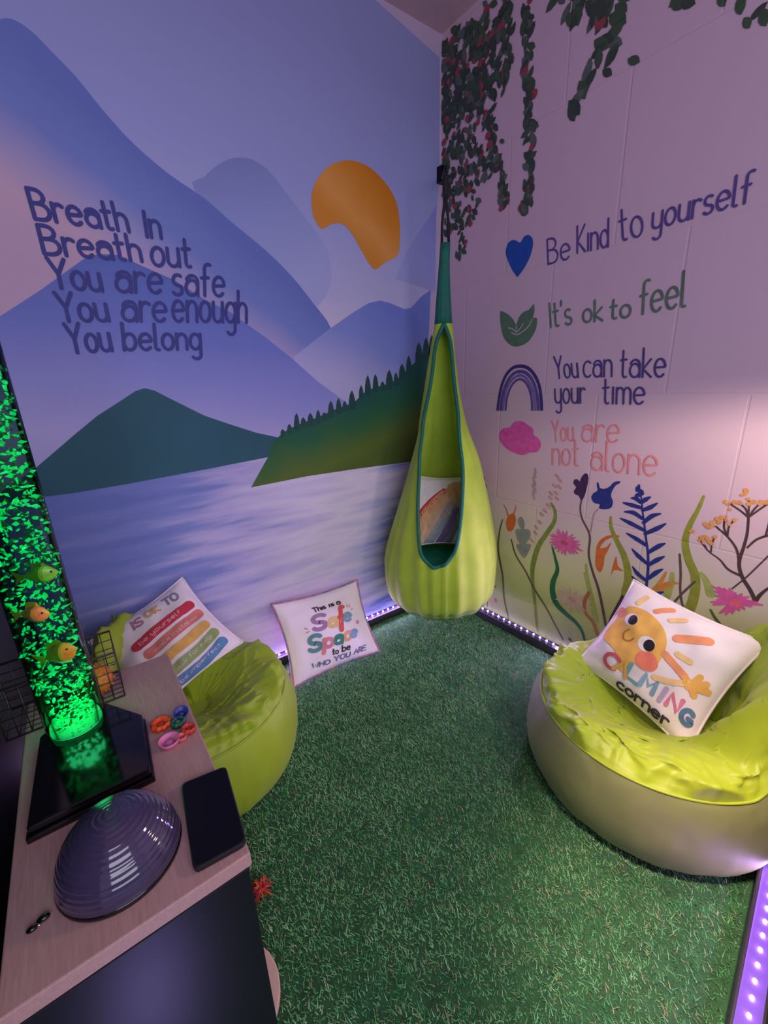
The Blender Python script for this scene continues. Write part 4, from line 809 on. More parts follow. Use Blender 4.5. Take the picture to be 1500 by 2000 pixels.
# --- "This is a Safe Space" pillow, standing on the grass against the mural
root, S_, O = pillow('pillow', 'white pillow reading Safe Space leaning on the lake mural', [(-1.0208,-0.066,0.3242),(-0.6038,-0.066,0.2982),(-0.6249,-0.2601,0.026),(-1.0324,-0.2325,0.026)], .045, .035, m_white, m_patch, edge=m_patch)
text_print(root, S_, O, [('This',(0.3685,0.7573),(0.507,0.763),(0.365,0.8157)),('is',(0.551,0.7647),(0.6049,0.7646),(0.5536,0.8211)),('a',(0.6395,0.7609),(0.6834,0.7603),(0.6504,0.8272))], [m_txt], 'charcoal words This is a', w=.015)
text_print(root, S_, O, [('S',(0.3064,0.5421),(0.445,0.5266),(0.3371,0.7122),0,0.05),('a',(0.4806,0.5192),(0.5642,0.5096),(0.5199,0.6727),1,0.045),('f',(0.5832,0.4404),(0.6338,0.4352),(0.6384,0.7229),2,0.055),('e',(0.6561,0.5257),(0.7463,0.517),(0.6944,0.675),3,0.038),('S',(0.2111,0.319),(0.3348,0.2989),(0.2447,0.4928),4,0.05),('p',(0.3683,0.304),(0.461,0.2877),(0.4029,0.4554),5,0.045),('a',(0.4873,0.2959),(0.5717,0.2832),(0.5275,0.4485),6,0.042),('c',(0.6024,0.2994),(0.6658,0.2904),(0.6437,0.4504),7,0.04),('e',(0.6802,0.3037),(0.7589,0.2963),(0.7175,0.4396),3,0.036)],
           [m_mauve_p, m_gold, m_red_p, m_sky_p, m_teal_p, m_rose_p, m_grn_p, m_org_p], 'large multicoloured words Safe Space')
text_print(root, S_, O, [('to',(0.4433,0.1799),(0.5087,0.1683),(0.4541,0.2504)),('be',(0.5523,0.1696),(0.6403,0.1635),(0.5665,0.2491))], [m_txt], 'charcoal words to be', w=.015)
text_print(root, S_, O, [('WHO',(0.2087,0.1135),(0.3995,0.0758),(0.2177,0.1684)),('YOU',(0.4482,0.0825),(0.6212,0.068),(0.4599,0.1431)),('ARE',(0.6731,0.0749),(0.8265,0.0758),(0.6904,0.1403))], [m_slate], 'slate blue words WHO YOU ARE', w=.016)
for a, b in [[(0.7519,0.7202),(0.753,0.6859)],[(0.7862,0.7148),(0.7788,0.6829)],[(0.7877,0.6412),(0.8125,0.6531)],[(0.2216,0.6063),(0.2496,0.5792)],[(0.2272,0.5471),(0.2611,0.5505)],[(0.8018,0.4826),(0.8304,0.4445)],[(0.8393,0.4703),(0.793,0.4569)],[(0.8235,0.4851),(0.8088,0.4421)]]:
    f = Print(); f.stroke([a, b], .012, 0); f.put('printed_mark', [m_rose_p], root, S_, O, .0022)

# --- "calming corner" sun pillow on the right bean bag
root, S_, O = pillow('pillow', 'white calming corner pillow with a smiling sun on the bean bag', [(-0.1418,-1.061,0.5227),(-0.1646,-1.4209,0.4775),(-0.3864,-1.3502,0.192),(-0.3355,-1.0008,0.263)], .06, .05, m_white, m_white)
m_sunp = mat('sun_print', (240, 184, 92), rough=.8, var=.04); m_eye = mat('eye_print', (36, 24, 30), rough=.7); m_eyew = mat('eye_white', (246, 240, 238), rough=.8); m_cheek = mat('cheek_print', (244, 132, 108), rough=.8)
m_ray = mat('ray_print', (244, 158, 112), rough=.8); m_ray2 = mat('pale_ray_print', (250, 208, 148), rough=.8); m_nose = mat('nose_print', (180, 120, 60), rough=.8); m_pinkc = mat('pink_cheek', (232, 150, 130), rough=.8)
f = Print(); f.blob(spline([(0.0584,0.5946),(0.0732,0.6754),(0.1104,0.7321),(0.1883,0.7667),(0.2732,0.7717),(0.3697,0.7501),(0.4526,0.7034),(0.5084,0.6433),(0.5399,0.5828),(0.5559,0.512),(0.56,0.4187),(0.5129,0.339),(0.4272,0.3129),(0.4146,0.23),(0.345,0.1877),(0.2897,0.2792),(0.1893,0.3268),(0.0626,0.3477),(0.0492,0.4356)], 3, True))
f.put('printed_sun', [m_sunp], root, S_, O, .0018, 'yellow sun face')
f = Print()
for p, rx, ry, i in [((0.2074,0.6328), .062, .062, 0), ((0.4173,0.5149), .066, .066, 0), ((0.4888,0.3931), .085, .078, 2), ((0.0683,0.6486), .06, .05, 3)]:
    f = Print(); f.oval(p, rx, ry, 0, 0); f.put('printed_cheek' if i > 1 else 'printed_eye', [(m_eyew, m_eye, m_cheek, m_pinkc)[i]], root, S_, O, .0026, ('white of the eye', '', 'coral round cheek', 'pink round cheek')[i])
f = Print()
for p in ((0.2256,0.6352), (0.442,0.5156)):
    f = Print(); f.oval(p, .042, .050, .3, 0); f.put('printed_pupil', [m_eye], root, S_, O, .0034, 'black pupil')
f = Print(); f.bar([(0.2451,0.5429),(0.2224,0.5016),(0.2371,0.4536),(0.2719,0.4446),(0.3005,0.465),(0.3119,0.494)], .014, 0)
f.put('printed_nose', [m_nose], root, S_, O, .0034, 'brown curled nose line')
f = Print()
for q, w, i in [([(0.3277,0.819),(0.3649,0.87),(0.4054,0.9123)],0.05,0),([(0.5623,0.6919),(0.6438,0.7447),(0.733,0.7978)],0.07,0),([(0.5593,0.5255),(0.6517,0.4918),(0.7428,0.4613)],0.055,0),([(0.1682,0.8089),(0.1758,0.8515),(0.1934,0.8994)],0.05,1),([(0.4556,0.8068),(0.4926,0.8411),(0.5302,0.8714)],0.045,1),([(0.6274,0.5798),(0.6765,0.5774),(0.7213,0.5796)],0.045,1),([(0.5911,0.3204),(0.6857,0.3605),(0.7901,0.4311)],0.045,1),([(0.7571,0.454),(0.8152,0.4213),(0.8615,0.3815)],0.05,2),([(0.8275,0.5197),(0.8181,0.4679),(0.8021,0.4098)],0.05,2),([(0.8885,0.5005),(0.8354,0.454),(0.7719,0.4281)],0.05,2),([(0.925,0.4576),(0.8628,0.4384),(0.7925,0.4268)],0.05,2)]:
    f = Print(); f.bar(q, w, 0); f.put('printed_ray', [(m_ray, m_ray2, m_sunp)[i]], root, S_, O, .0022)
m_cal = [mat('calm_' + n, c, rough=.8) for n, c in (('red', (206, 92, 108)), ('amber', (232, 176, 96)), ('teal', (120, 176, 184)), ('blue', (134, 172, 206)), ('lilac', (188, 168, 208)), ('pink', (226, 128, 168)), ('navy', (88, 128, 168)))]
for it in [('C',(0.2068,0.1451),(0.325,0.1428),(0.2055,0.275),0,0.035),('A',(0.3146,0.1598),(0.4251,0.157),(0.3131,0.2852),1,0.035),('L',(0.4173,0.1768),(0.5206,0.1735),(0.4157,0.2979),2,0.035),('M',(0.539,0.1923),(0.6341,0.1887),(0.5372,0.3085),3,0.035),('I',(0.6527,0.1907),(0.7405,0.1873),(0.6508,0.3022),4,0.035),('N',(0.7462,0.194),(0.8282,0.1905),(0.7442,0.3017),5,0.035),('G',(0.8618,0.1658),(0.9369,0.1633),(0.8596,0.2689),6,0.035)]:
    text_print(root, S_, O, [it[:4] + (0, it[5])], [m_cal[it[4]]], 'coloured letter ' + it[0], lift=.003)
text_print(root, S_, O, [('corner',(0.3907,0.0212),(0.8143,0.0386),(0.3864,0.1211))], [m_txt], 'charcoal script word corner', lift=.003, w=.02)

# --- "it is ok to" pillow on the left bean bag
root, S_, O = pillow('pillow', 'white pillow with rainbow coloured bars on the bean bag behind the cabinet', [(-1.6295,-0.127,0.4408),(-1.3266,-0.0672,0.5426),(-1.2154,-0.3015,0.3522),(-1.5145,-0.3612,0.2579)], .05, .04, m_white, m_white)
text_print(root, S_, O, [('IT',(0.1021,0.7758),(0.2496,0.7679),(0.1082,0.8629),0),('IS',(0.3381,0.7848),(0.4291,0.7734),(0.3542,0.8802),1),('OK',(0.4822,0.7951),(0.6165,0.7923),(0.4903,0.8871),2),('TO',(0.6847,0.8085),(0.8308,0.7813),(0.6939,0.9031),3)], [mat('tan_print', (206, 168, 140), rough=.8), mat('plum_print', (186, 126, 150), rough=.8), mat('mustard_print', (212, 178, 120), rough=.8), mat('dusk_print', (146, 134, 168), rough=.8)], 'pale letters IT IS OK TO', w=.026)
m_bars = [mat('bar_' + n, c, rough=.8, var=.1, vscale=30) for n, c in (('red', (206, 56, 76)), ('coral', (222, 128, 112)), ('yellow', (232, 182, 96)), ('green', (152, 176, 108)), ('blue', (92, 142, 190)))]
for lab, i, q in [('red bar', 0, [(0.2528,0.6084),(0.5408,0.6258),(0.867,0.6469)]), ('coral bar', 1, [(0.2957,0.4696),(0.5791,0.4873),(0.8822,0.5167)]), ('yellow bar', 2, [(0.3126,0.3242),(0.561,0.3351),(0.8435,0.3664)]), ('green bar', 3, [(0.3205,0.1819),(0.5805,0.1892),(0.8551,0.2417)]), ('blue bar', 4, [(0.2634,0.0672),(0.5808,0.0491),(0.8567,0.1135)])]:
    f = Print(); f.bar(q, .105, 0); f.put('printed_bar', [m_bars[i]], root, S_, O, .0020, lab)
m_pale = mat('pale_print', (244, 214, 214), rough=.8)
text_print(root, S_, O, [('be yourself',(0.283,0.5935),(0.7392,0.6194),(0.2835,0.6369)),('make mistakes',(0.3386,0.4428),(0.8321,0.4848),(0.3388,0.4826)),('ask for help',(0.3839,0.1527),(0.8157,0.2168),(0.3842,0.1919)),('be imperfect',(0.3378,0.0257),(0.8143,0.0857),(0.337,0.0629))], [m_pale], 'pale words on the coloured bars', lift=.003, w=.0048)

# --- rainbow pillow inside the pod
root, S_, O = pillow('pillow', 'white pillow with a pastel rainbow inside the pod swing', [(-0.2739,-0.0995,0.7521),(-0.0564,-0.2622,0.7373),(-0.1808,-0.3719,0.4486),(-0.3765,-0.2271,0.4578)], .04, .04, m_white, m_white)
f = Print()
for q, w, i in [([(-0.05,0.3277),(0.0625,0.4318),(0.275,0.5928),(0.5125,0.7491)],0.09,0),([(-0.0375,0.1951),(0.15,0.3655),(0.35,0.5265),(0.575,0.6875),(0.9,0.8485)],0.22,1),([(-0.025,0.0152),(0.175,0.214),(0.375,0.375),(0.625,0.5739),(0.9,0.7159)],0.24,2),([(0.2125,-0.0227),(0.35,0.1477),(0.475,0.3087),(0.6375,0.5265)],0.16,3),([(0.4,-0.0417),(0.5125,0.1193),(0.6125,0.2898),(0.7375,0.4981)],0.12,4),([(0.5625,-0.0417),(0.65,0.1193),(0.7375,0.2898),(0.85,0.4508)],0.12,5)]: f.bar(q, w, i)
f.oval((0.725,0.7917), .16, .12, 0, 1)
f.put('printed_rainbow', [m_bars[0], mat('rain_peach', (226, 166, 116), rough=.8), mat('rain_sand', (220, 180, 144), rough=.8), mat('rain_grey', (156, 166, 170), rough=.8), mat('rain_violet', (118, 104, 150), rough=.8), mat('rain_mist', (150, 148, 168), rough=.8)], root, S_, O, .0022, 'pastel rainbow stripes')

# ================================================================ BEAN BAGS
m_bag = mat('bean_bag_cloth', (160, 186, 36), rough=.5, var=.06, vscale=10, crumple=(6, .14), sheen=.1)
m_bag_shade = mat('bean_bag_shaded_cloth', (122, 132, 78), rough=.6, var=.06, vscale=10, crumple=(4, .07))  # bag cloth darkened and greyed, the side's shade put into its colour
def bean_bag(label, c, R, h0, hb, tb, hc, wid=.25, sy=1.0, seed=0.0, side=m_bag):
    root = empty('bean_bag_chair', (c[0], c[1], 0), label, 'bean bag', 'lime green bean bag chairs')
    O = (c[0], c[1], 0)
    sd = Vector((seed, seed * 2, seed))
    def rim(th):
        k = (math.cos(th - tb) - (1 - wid * 2)) / (wid * 2)
        k = max(0, min(1, k)); k = k * k * (3 - 2 * k)
        return h0 + (hb - h0) * k, k
    NA = 224
    def P3(r, z, th, amp):
        p = Vector((r * math.cos(th), r * math.sin(th) * sy, z))
        q = p * 5 + sd
        d = (noise.noise(q) * .6 + noise.noise(q * 2.3) * .35) * amp
        rd = 1 - abs(noise.noise(Vector((p.x * 9, p.y * 9, p.z * 4)) + sd)) * 2
        w3 = Vector((p.x * 8, p.y * 8, p.z * 5)) + sd + Vector((noise.noise(q * 1.5), noise.noise(q * 1.5 + Vector((9, 0, 0))), 0)) * 1.2
        d += (max(0, 1 - abs(noise.noise(w3)) * 5) ** 1.6 + .5 * max(0, 1 - abs(noise.noise(w3 * 2.1)) * 4.5) ** 1.6) * amp * .42
        d += max(0, rd - .45) * amp * 1.2 + max(0, .8 - abs(noise.noise(Vector((math.cos(th) * 5, math.sin(th) * 5, r * 6)) + sd)) * 7) * amp * .45
        n = Vector((math.cos(th), math.sin(th), .8 if amp > .012 else .1))
        p += n * d
        p.z = max(p.z, .0005 if z > 0 else 0)
        w = p + Vector(O) - Vector(fr(0, 0, 0)); sn = w.x * _n.x + w.y * _n.y; lim = .058 if z < .06 else .008
        if sn < lim: p += _n * (lim - sn)
        return tuple(p)
    def grid(rows, name, m, amp):
        v = []; f = []
        for j, fn in enumerate(rows):
            for k in range(NA):
                th = 2 * PI * k / NA; r, z = fn(th); v.append(P3(r, z, th, amp[j]))
        for j in range(len(rows) - 1):
            for k in range(NA): f.append((j * NA + k, j * NA + (k + 1) % NA, (j + 1) * NA + (k + 1) % NA, (j + 1) * NA + k))
        return mesh(name, v, f, m, root, True)
    sp = spline([(0.0, .0, 0), (.70, .0, 0), (.84, .02, 0), (.94, .12, 0), (.995, .36, 0), (1.0, .58, 0), (.965, .82, 0), (.905, 1.0, 0)], 4)
    rows = [(lambda th, a=a, b_=b_: (R * a * (1 + .05 * rim(th)[1]), rim(th)[0] * max(b_, 0))) for a, b_, _ in sp]
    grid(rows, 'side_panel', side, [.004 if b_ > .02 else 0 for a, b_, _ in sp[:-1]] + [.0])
    def top(t):
        def fn(th):
            h, k = rim(th)
            # t 0 at the rim seam, 1 at the middle of the seat
            crest = .030 + .05 * k
            r = R * .905 * (1 + .05 * k) * (1 - t)
            z = h + crest * math.sin(min(t / .22, 1) * PI * .5) if t < .22 else (h + crest) + (hc - h - crest) * (lambda q: q * q * (3 - 2 * q))(min(1, (t - .22) / (.78 - .42 * k)))
            return r, z
        return fn
    ts = [(k / 64) ** 1.15 for k in range(65)]
    grid([top(t) for t in ts], 'seat_panel', m_bag, [.027 * min(1, t / .12) ** .7 * min(1, (1 - t) / .25) if t > 0 else 0 for t in ts])
    MB().tube([P3(R * .908 * (1 + .05 * rim(2 * PI * k / NA)[1]), rim(2 * PI * k / NA)[0], 2 * PI * k / NA, 0) for k in range(NA)], .0035, 6, closed=True).build('piping', m_bag, root, True)
    return root
bean_bag('lime green bean bag chair under the sun pillow', (-0.335, -1.232), .335, .245, .45, math.radians(-62), .185, .22, seed=1.3, side=m_bag_shade)
bean_bag('lime green bean bag chair behind the cabinet under the pillow with coloured bars', (-1.398, -0.335), .312, .25, .40, math.radians(128), .20, .13, seed=4.1, side=m_bag)

# ================================================================ CABINET WITH PALE WOOD TOP
TZ = 0.6155
m_wood = mat('pale_wood', (176, 138, 136), rough=.5, var=.10, vscale=30, stretch=(14, 1.2, 14), bump=.1, bscale=60)
m_black = mat('black_board', (16, 15, 20), rough=.38, var=.2, vscale=40, stretch=(12, 12, 1.5))
m_gloss = mat('glossy_black', (10, 10, 14), rough=.10, var=.1)
cab = empty('cabinet', (-1.589, -0.915, 0), 'narrow black cabinet with a pale wood top', 'cabinet'); CO = (-1.589, -0.915, 0)
soft(MB().box(-1.712, -1.467, -1.182, -0.650, TZ - .022, TZ).build('cabinet_top', m_wood, cab, False, CO), .002)['label'] = 'pale pinkish wood top'
MB().box(-1.708, -1.690, -1.176, -0.654, 0, TZ - .022).box(-1.489, -1.471, -1.176, -0.654, 0, TZ - .022).box(-1.690, -1.489, -0.672, -0.654, 0, TZ - .022).box(-1.690, -1.489, -1.16, -0.672, .03, .05).box(-1.690, -1.489, -1.15, -0.672, .30, .318).build('carcass', m_black, cab, False, CO)
soft(MB().box(-1.707, -1.472, -1.181, -1.1775, .02, TZ - .024).build('front_panel', m_black, cab, False, CO), .001)
MB().box(-1.70, -1.48, -1.16, -1.15, 0, .03).build('plinth', m_black, cab, False, CO)

# black cupboard standing at the far left behind the bubble tube
cup = empty('cupboard', (-1.95, -0.70, 0), 'tall black cupboard at the edge of the picture behind the bubble tube', 'cupboard'); PO2 = (-1.95, -0.70, 0)
m_cup = mat('black_cupboard', (9, 9, 10), rough=.6, var=.2)
soft(MB().box(-2.25, -1.748, -1.30, -0.045, .06, 1.02).build('carcass', m_cup, cup, False, PO2), .004)
soft(MB().box(-2.27, -1.742, -1.315, -0.043, 1.02, 1.045).build('cupboard_top', m_cup, cup, False, PO2), .004)
MB().box(-2.23, -1.77, -1.28, -0.06, 0, .06).build('plinth', m_cup, cup, False, PO2)
for k in range(2):
    d = soft(MB().box(-2.24 + .245 * k, -2.0 + .245 * k, -1.318, -1.301, .08, 1.0).build('door', m_cup, cup, False, PO2), .003)
    MB().box(-2.01 + .03 * k, -2.0 + .03 * k, -1.335, -1.319, .5, .62).build('handle', m_iron, d, False, PO2)

# ================================================================ BUBBLE TUBE
TX, TY, TB = -1.634, -0.808, TZ + .022
tube = empty('bubble_tube', (TX, TY, TZ), 'tall green glowing bubble tube lamp on the cabinet', 'bubble lamp'); TO = (TX, TY, TZ)
def glassy(name, tint, gloss):
    m = bpy.data.materials.new(name); m.use_nodes = True; nt = m.node_tree; nt.nodes.clear()
    out = nt.nodes.new('ShaderNodeOutputMaterial'); mx = nt.nodes.new('ShaderNodeMixShader'); tr = nt.nodes.new('ShaderNodeBsdfTransparent'); gl = nt.nodes.new('ShaderNodeBsdfGlossy')
    fr_ = nt.nodes.new('ShaderNodeLayerWeight'); fr_.inputs['Blend'].default_value = gloss
    n = nt.nodes.new('ShaderNodeTexNoise'); n.inputs['Scale'].default_value = 18
    g = nt.nodes.new('ShaderNodeNewGeometry'); nt.links.new(g.outputs['Position'], n.inputs['Vector'])
    cm = nt.nodes.new('ShaderNodeMix'); cm.data_type = 'RGBA'; cm.inputs['A'].default_value = tint + (1,); cm.inputs['B'].default_value = tuple(t * .85 for t in tint) + (1,)
    nt.links.new(n.outputs['Fac'], cm.inputs['Factor']); nt.links.new(cm.outputs['Result'], tr.inputs[0])
    gl.inputs['Roughness'].default_value = .05
    nt.links.new(fr_.outputs['Fresnel'], mx.inputs[0]); nt.links.new(tr.outputs[0], mx.inputs[1]); nt.links.new(gl.outputs[0], mx.inputs[2]); nt.links.new(mx.outputs[0], out.inputs[0])
    return m
m_glass = glassy('clear_acrylic', (.90, .95, .93), .18); m_water = glassy('tank_water', (.50, .68, .60), .02)
TR = .0415; TH = 1.05
MB().lathe([(TR, 0), (TR, TH)], (TX, TY, TB), 56).build('acrylic_tube', m_glass, tube, True, TO)
MB().lathe([(0, .004), (TR * .93, .004), (TR * .93, TH - .03), (0, TH - .03)], (TX, TY, TB), 48).build('water', m_water, tube, True, TO)
soft(MB().lathe([(0, TH - .012), (TR * 1.06, TH - .012), (TR * 1.06, TH + .018), (0, TH + .022)], (TX, TY, TB), 48).build('top_cap', m_gloss, tube, True, TO), .002)
# black foot: two stacked tiers with cut back corners
foot = [(-1.6971,-0.9923),(-1.5448,-0.9939),(-1.5378,-0.8536),(-1.589,-0.7739)] + [(-1.660, -0.772), (-1.688, -0.800)]
cx = sum(p[0] for p in foot) / 6; cy = sum(p[1] for p in foot) / 6
soft(MB().prism([(cx + (x - cx) * 1.0, cy + (y - cy) * 1.0) for x, y in foot], TZ, TZ + .010).build('foot_plate', m_gloss, tube, False, TO), .002)
soft(MB().prism([(cx + (x - cx) * .96, cy + (y - cy) * .96) for x, y in foot], TZ + .010, TB).build('foot', m_gloss, tube, False, TO), .003)
m_ledg = emit('green_led', (60, 255, 140), 9.0)
for k in range(7):
    a = 2 * PI * k / 7; MB().ball((TX + .026 * math.cos(a), TY + .026 * math.sin(a), TB + .010), .0028, 6).build('led', m_ledg, tube, True, TO)
m_foam = emit('lit_bubbles', (0, 205, 92), 1.15, (0, 60, 34), 140)
m_foam2 = emit('bright_bubbles', (20, 235, 120), 1.35, (0, 205, 96), 90)
FISH = [(Vector((-1.6389,-0.842,0.8681)), .023), (Vector((-1.6244,-0.8386,0.7913)), .027), (Vector((-1.6191,-0.84,0.9254)), .022)]
MB().lathe([(0, .002), (TR * .9, .002), (TR * .86, .012), (0, .016)], (TX, TY, TB), 40).build('light_puck', emit('green_puck', (0, 190, 92), .9, (40, 240, 130), 120), tube, True, TO)['label'] = 'glowing green foot of the tube'
bb = MB(); rb = random.Random(11)
for k in range(2100):
    t = rb.random() ** 1.15; z = TB + .010 + t * (TH - .06)
    r = TR * .90 * math.sqrt(rb.random()) * (1 if z > TB + .05 else .8); a = rb.random() * 2 * PI
    if any((Vector((TX + r * math.cos(a), TY + r * math.sin(a), z)) - q).length < d for q, d in FISH): continue
    s_ = rb.uniform(.0020, .0046) * (1 + .35 * t)
    rot = Matrix.Rotation(rb.uniform(0, PI), 3, (rb.uniform(-1, 1), rb.uniform(-1, 1), rb.uniform(-1, 1)))
    base = [(1, 0, 0), (-1, 0, 0), (0, 1, 0), (0, -1, 0), (0, 0, 1), (0, 0, -1)]
    sc = (rb.uniform(.8, 1.7), rb.uniform(.5, 1.0), rb.uniform(.4, .9))
    vv = []
    for q in base:
        p = rot @ Vector((q[0] * s_ * sc[0] + rb.uniform(-.3, .3) * s_, q[1] * s_ * sc[1] + rb.uniform(-.3, .3) * s_, q[2] * s_ * sc[2]))
        vv.append((TX + r * math.cos(a) + p.x, TY + r * math.sin(a) + p.y, z + p.z))
    bb.add(vv, [(0, 2, 4), (2, 1, 4), (1, 3, 4), (3, 0, 4), (2, 0, 5), (1, 2, 5), (3, 1, 5), (0, 3, 5)], 0 if rb.random() < .45 else 1)
o = mesh('bubbles', bb.v, bb.f, [m_foam, m_foam2], tube, True, bb.i, TO); o['kind'] = 'stuff'; o['label'] = 'bright green lit bubbles rising in the water'

def fish(label, px, rgb, rgb2, L_, yaw, roll=0.0):
    p = Vector(px)
    root = empty('toy_fish', tuple(p), label, 'toy fish', 'plastic fish in the bubble tube')
    M = Matrix.Rotation(yaw, 3, 'Z') @ Matrix.Rotation(roll, 3, 'Y')
    mb = MB(); v = []; f = []
    prof = spline([(-.5, .02), (-.35, .12), (-.05, .30), (.25, .26), (.45, .08), (.5, .0)], 3)
    for j, (x, r) in enumerate(prof):
        for k in range(10):
            a = 2 * PI * k / 10; v.append(tuple(M @ Vector((x * L_, r * L_ * .42 * math.cos(a), r * L_ * math.sin(a)))))
    for j in range(len(prof) - 1):
        for k in range(10): f.append((j * 10 + k, j * 10 + (k + 1) % 10, (j + 1) * 10 + (k + 1) % 10, (j + 1) * 10 + k))
    mb.add(v, f)
    m1 = mat('fish_body', rgb, rough=.35, rgb2=rgb2, vscale=70); m2 = mat('fish_fin', rgb2, rough=.4)
    mb.build('body', m1, root, True)
    def fin(name, pts, th=.0012):
        v = [tuple(M @ Vector((x * L_, s_ * th, z * L_))) for s_ in (-1, 1) for x, z in pts]; n = len(pts)
        recalc(mesh(name, v, [tuple(range(n)), tuple(range(2 * n - 1, n - 1, -1))] + [(k, (k + 1) % n, n + (k + 1) % n, n + k) for k in range(n)], m2, root))
    fin('tail', [(-.45, .03), (-.75, .26), (-.66, 0), (-.75, -.26), (-.45, -.03)])
    fin('back_fin', [(-.25, .20), (-.15, .42), (.15, .40), (.22, .26)])
    for s_ in (-1, 1): MB().ball(tuple(M @ Vector((.32 * L_, s_ * .085 * L_, .07 * L_))), .0016, 6).build('eye', m_gloss, root, True)
RY = math.radians(-36)
fish('coral pink toy fish in the middle of the green bubble tube', (-1.6389,-0.842,0.8681), (240, 120, 90), (250, 190, 60), .046, RY)
fish('orange toy fish with a yellow tail lowest in the green bubble tube', (-1.6244,-0.8386,0.7913), (226, 140, 50), (190, 220, 60), .058, RY, math.radians(-20))
fish('lime green toy fish highest in the bubble tube', (-1.6191,-0.84,0.9254), (120, 220, 50), (120, 160, 50), .044, RY + .4)

# ================================================================ THINGS ON THE CABINET
dome = empty('dome_light', (-1.598, -1.086, TZ), 'smoky ribbed dome light on the cabinet top', 'light'); DO = (-1.598, -1.086, TZ)
m_dome = mat('smoky_plastic', (124, 110, 164), rough=.08, var=.08, vscale=60, trans=.8, coat=.6)
m_in = mat('dome_inside', (92, 88, 104), rough=.3, metal=.5, var=.2, vscale=80)
RD, HD = .068, .074
prof = []
NR = 96
for k in range(NR + 1):
    a = PI / 2 * k / NR
    rr = 1 + .0045 * math.sin(k / NR * 2 * PI * 15)
    prof.append((RD * math.cos(a) * rr if k < NR else 0, .006 + (HD - .006) * math.sin(a) * rr))
MB().lathe(prof, (-1.598, -1.086, TZ), 72).build('dome_lens', m_dome, dome, True, DO)
MB().lathe([(0, .0), (RD * 1.01, 0), (RD * 1.02, .004), (RD * .99, .008), (RD * .9, .008)], (-1.598, -1.086, TZ), 64).build('base_ring', m_gloss, dome, True, DO)
MB().lathe([(RD * .84, .009), (RD * .74, .03), (RD * .45, .048), (0, .053)], (-1.598, -1.086, TZ), 28).build('inner_reflector', m_in, dome, False, DO)

ph = [(-1.5168,-1.0301),(-1.4537,-1.0402),(-1.4669,-1.1722),(-1.5304,-1.1662)]
phone = empty('phone', (ph[2][0], ph[2][1], TZ), 'black phone lying beside the dome light at the cabinet edge', 'phone'); PHO = tuple(phone.location)
def rounded(q, r=.14):
    out = []
    n = len(q)
    for k in range(n):
        a, b, c = Vector(q[k - 1]), Vector(q[k]), Vector(q[(k + 1) % n])
        p0 = b + (a - b).normalized() * .009; p1 = b + (c - b).normalized() * .009
        for t in (0, .25, .5, .75, 1): out.append(tuple(p0 * (1 - t) ** 2 + b * 2 * t * (1 - t) + p1 * t * t))
    return out
pc = (sum(p[0] for p in ph) / 4, sum(p[1] for p in ph) / 4)
soft(MB().prism(rounded(ph), TZ + .0002, TZ + .0092).build('phone_body', mat('phone_case', (20, 20, 26), rough=.3), phone, False, PHO), .002)
MB().prism(rounded([(pc[0] + (x - pc[0]) * .93, pc[1] + (y - pc[1]) * .96) for x, y in ph]), TZ + .0092, TZ + .0096).build('screen', mat('phone_screen', (4, 4, 6), rough=.25, spec=.3), phone, False, PHO)

def disc(label, px, r, rgb, kind, tilt=(0, 0), rgb2=None):
    z0 = TZ + r * math.sin(max(abs(tilt[0]), abs(tilt[1]))) + .0005
    root = empty('fidget_disc', (px[0], px[1], z0), label, 'toy', 'small coloured fidget discs on the cabinet')
    root.rotation_euler = (tilt[0], tilt[1], 0)
    m = mat('fidget_rubber', rgb, rough=.45, var=.1, vscale=90)
    mb = MB()
    if kind == 'cup': mb.lathe([(0, .002), (r * .72, .002), (r * .9, .009), (r, .010), (r * 1.0, .008), (r * .82, .0), (0, 0)], (0, 0, 0), 40)
    else:
        v = []; f = []
        prof = [(0, .004), (.55, .004), (.68, .009), (.85, .010), (1.0, .006), (.97, 0), (0, 0)]
        for j, (a, z) in enumerate(prof):
            for k in range(48):
                th = 2 * PI * k / 48; w = 1 + (.08 * math.cos(th * 9) if a > .6 else 0); v.append((r * a * w * math.cos(th), r * a * w * math.sin(th), z))
        for j in range(len(prof) - 1):
            for k in range(48): f.append((j * 48 + k, j * 48 + (k + 1) % 48, (j + 1) * 48 + (k + 1) % 48, (j + 1) * 48 + k))
        mb.add(v, f)
    mb.build('rim', m, root, True)
    MB().lathe([(0, .0075), (r * .2, .0070), (r * .42, .0045), (r * .48, .003)], (0, 0, 0), 24).build('centre_pad', mat('fidget_centre', rgb2 or tuple(int(c * .8) for c in rgb), rough=.5), root, True)
disc('orange fidget disc nearest the black foot of the bubble tube', (-1.5175,-0.8782), .0165, (226, 78, 34), 'gear', rgb2=(180, 44, 26))
disc('navy blue fidget disc at the far end of the little group', (-1.4853,-0.8771), .0125, (40, 54, 140), 'cup', (.25, .1))
disc('dark green fidget disc between the orange and blue ones', (-1.493,-0.8934), .012, (28, 92, 80), 'gear', rgb2=(84, 130, 80))
disc('brick red fidget disc closest to the cabinet edge', (-1.4834,-0.9242), .0115, (190, 52, 40), 'gear', (.0, .22))
disc('pink cup shaped fidget disc in front of the other ones', (-1.5139,-0.9304), .0165, (222, 122, 172), 'cup', rgb2=(196, 96, 156))
disc('small rosy fidget disc half hidden behind the pink one', (-1.4955,-0.9358), .0075, (224, 110, 110), 'cup')
clip = empty('hair_clip', (-1.6816,-1.1111) + (TZ,), 'tiny dark clip lying alone on the pale wood top', 'clip'); clo = tuple(clip.location)
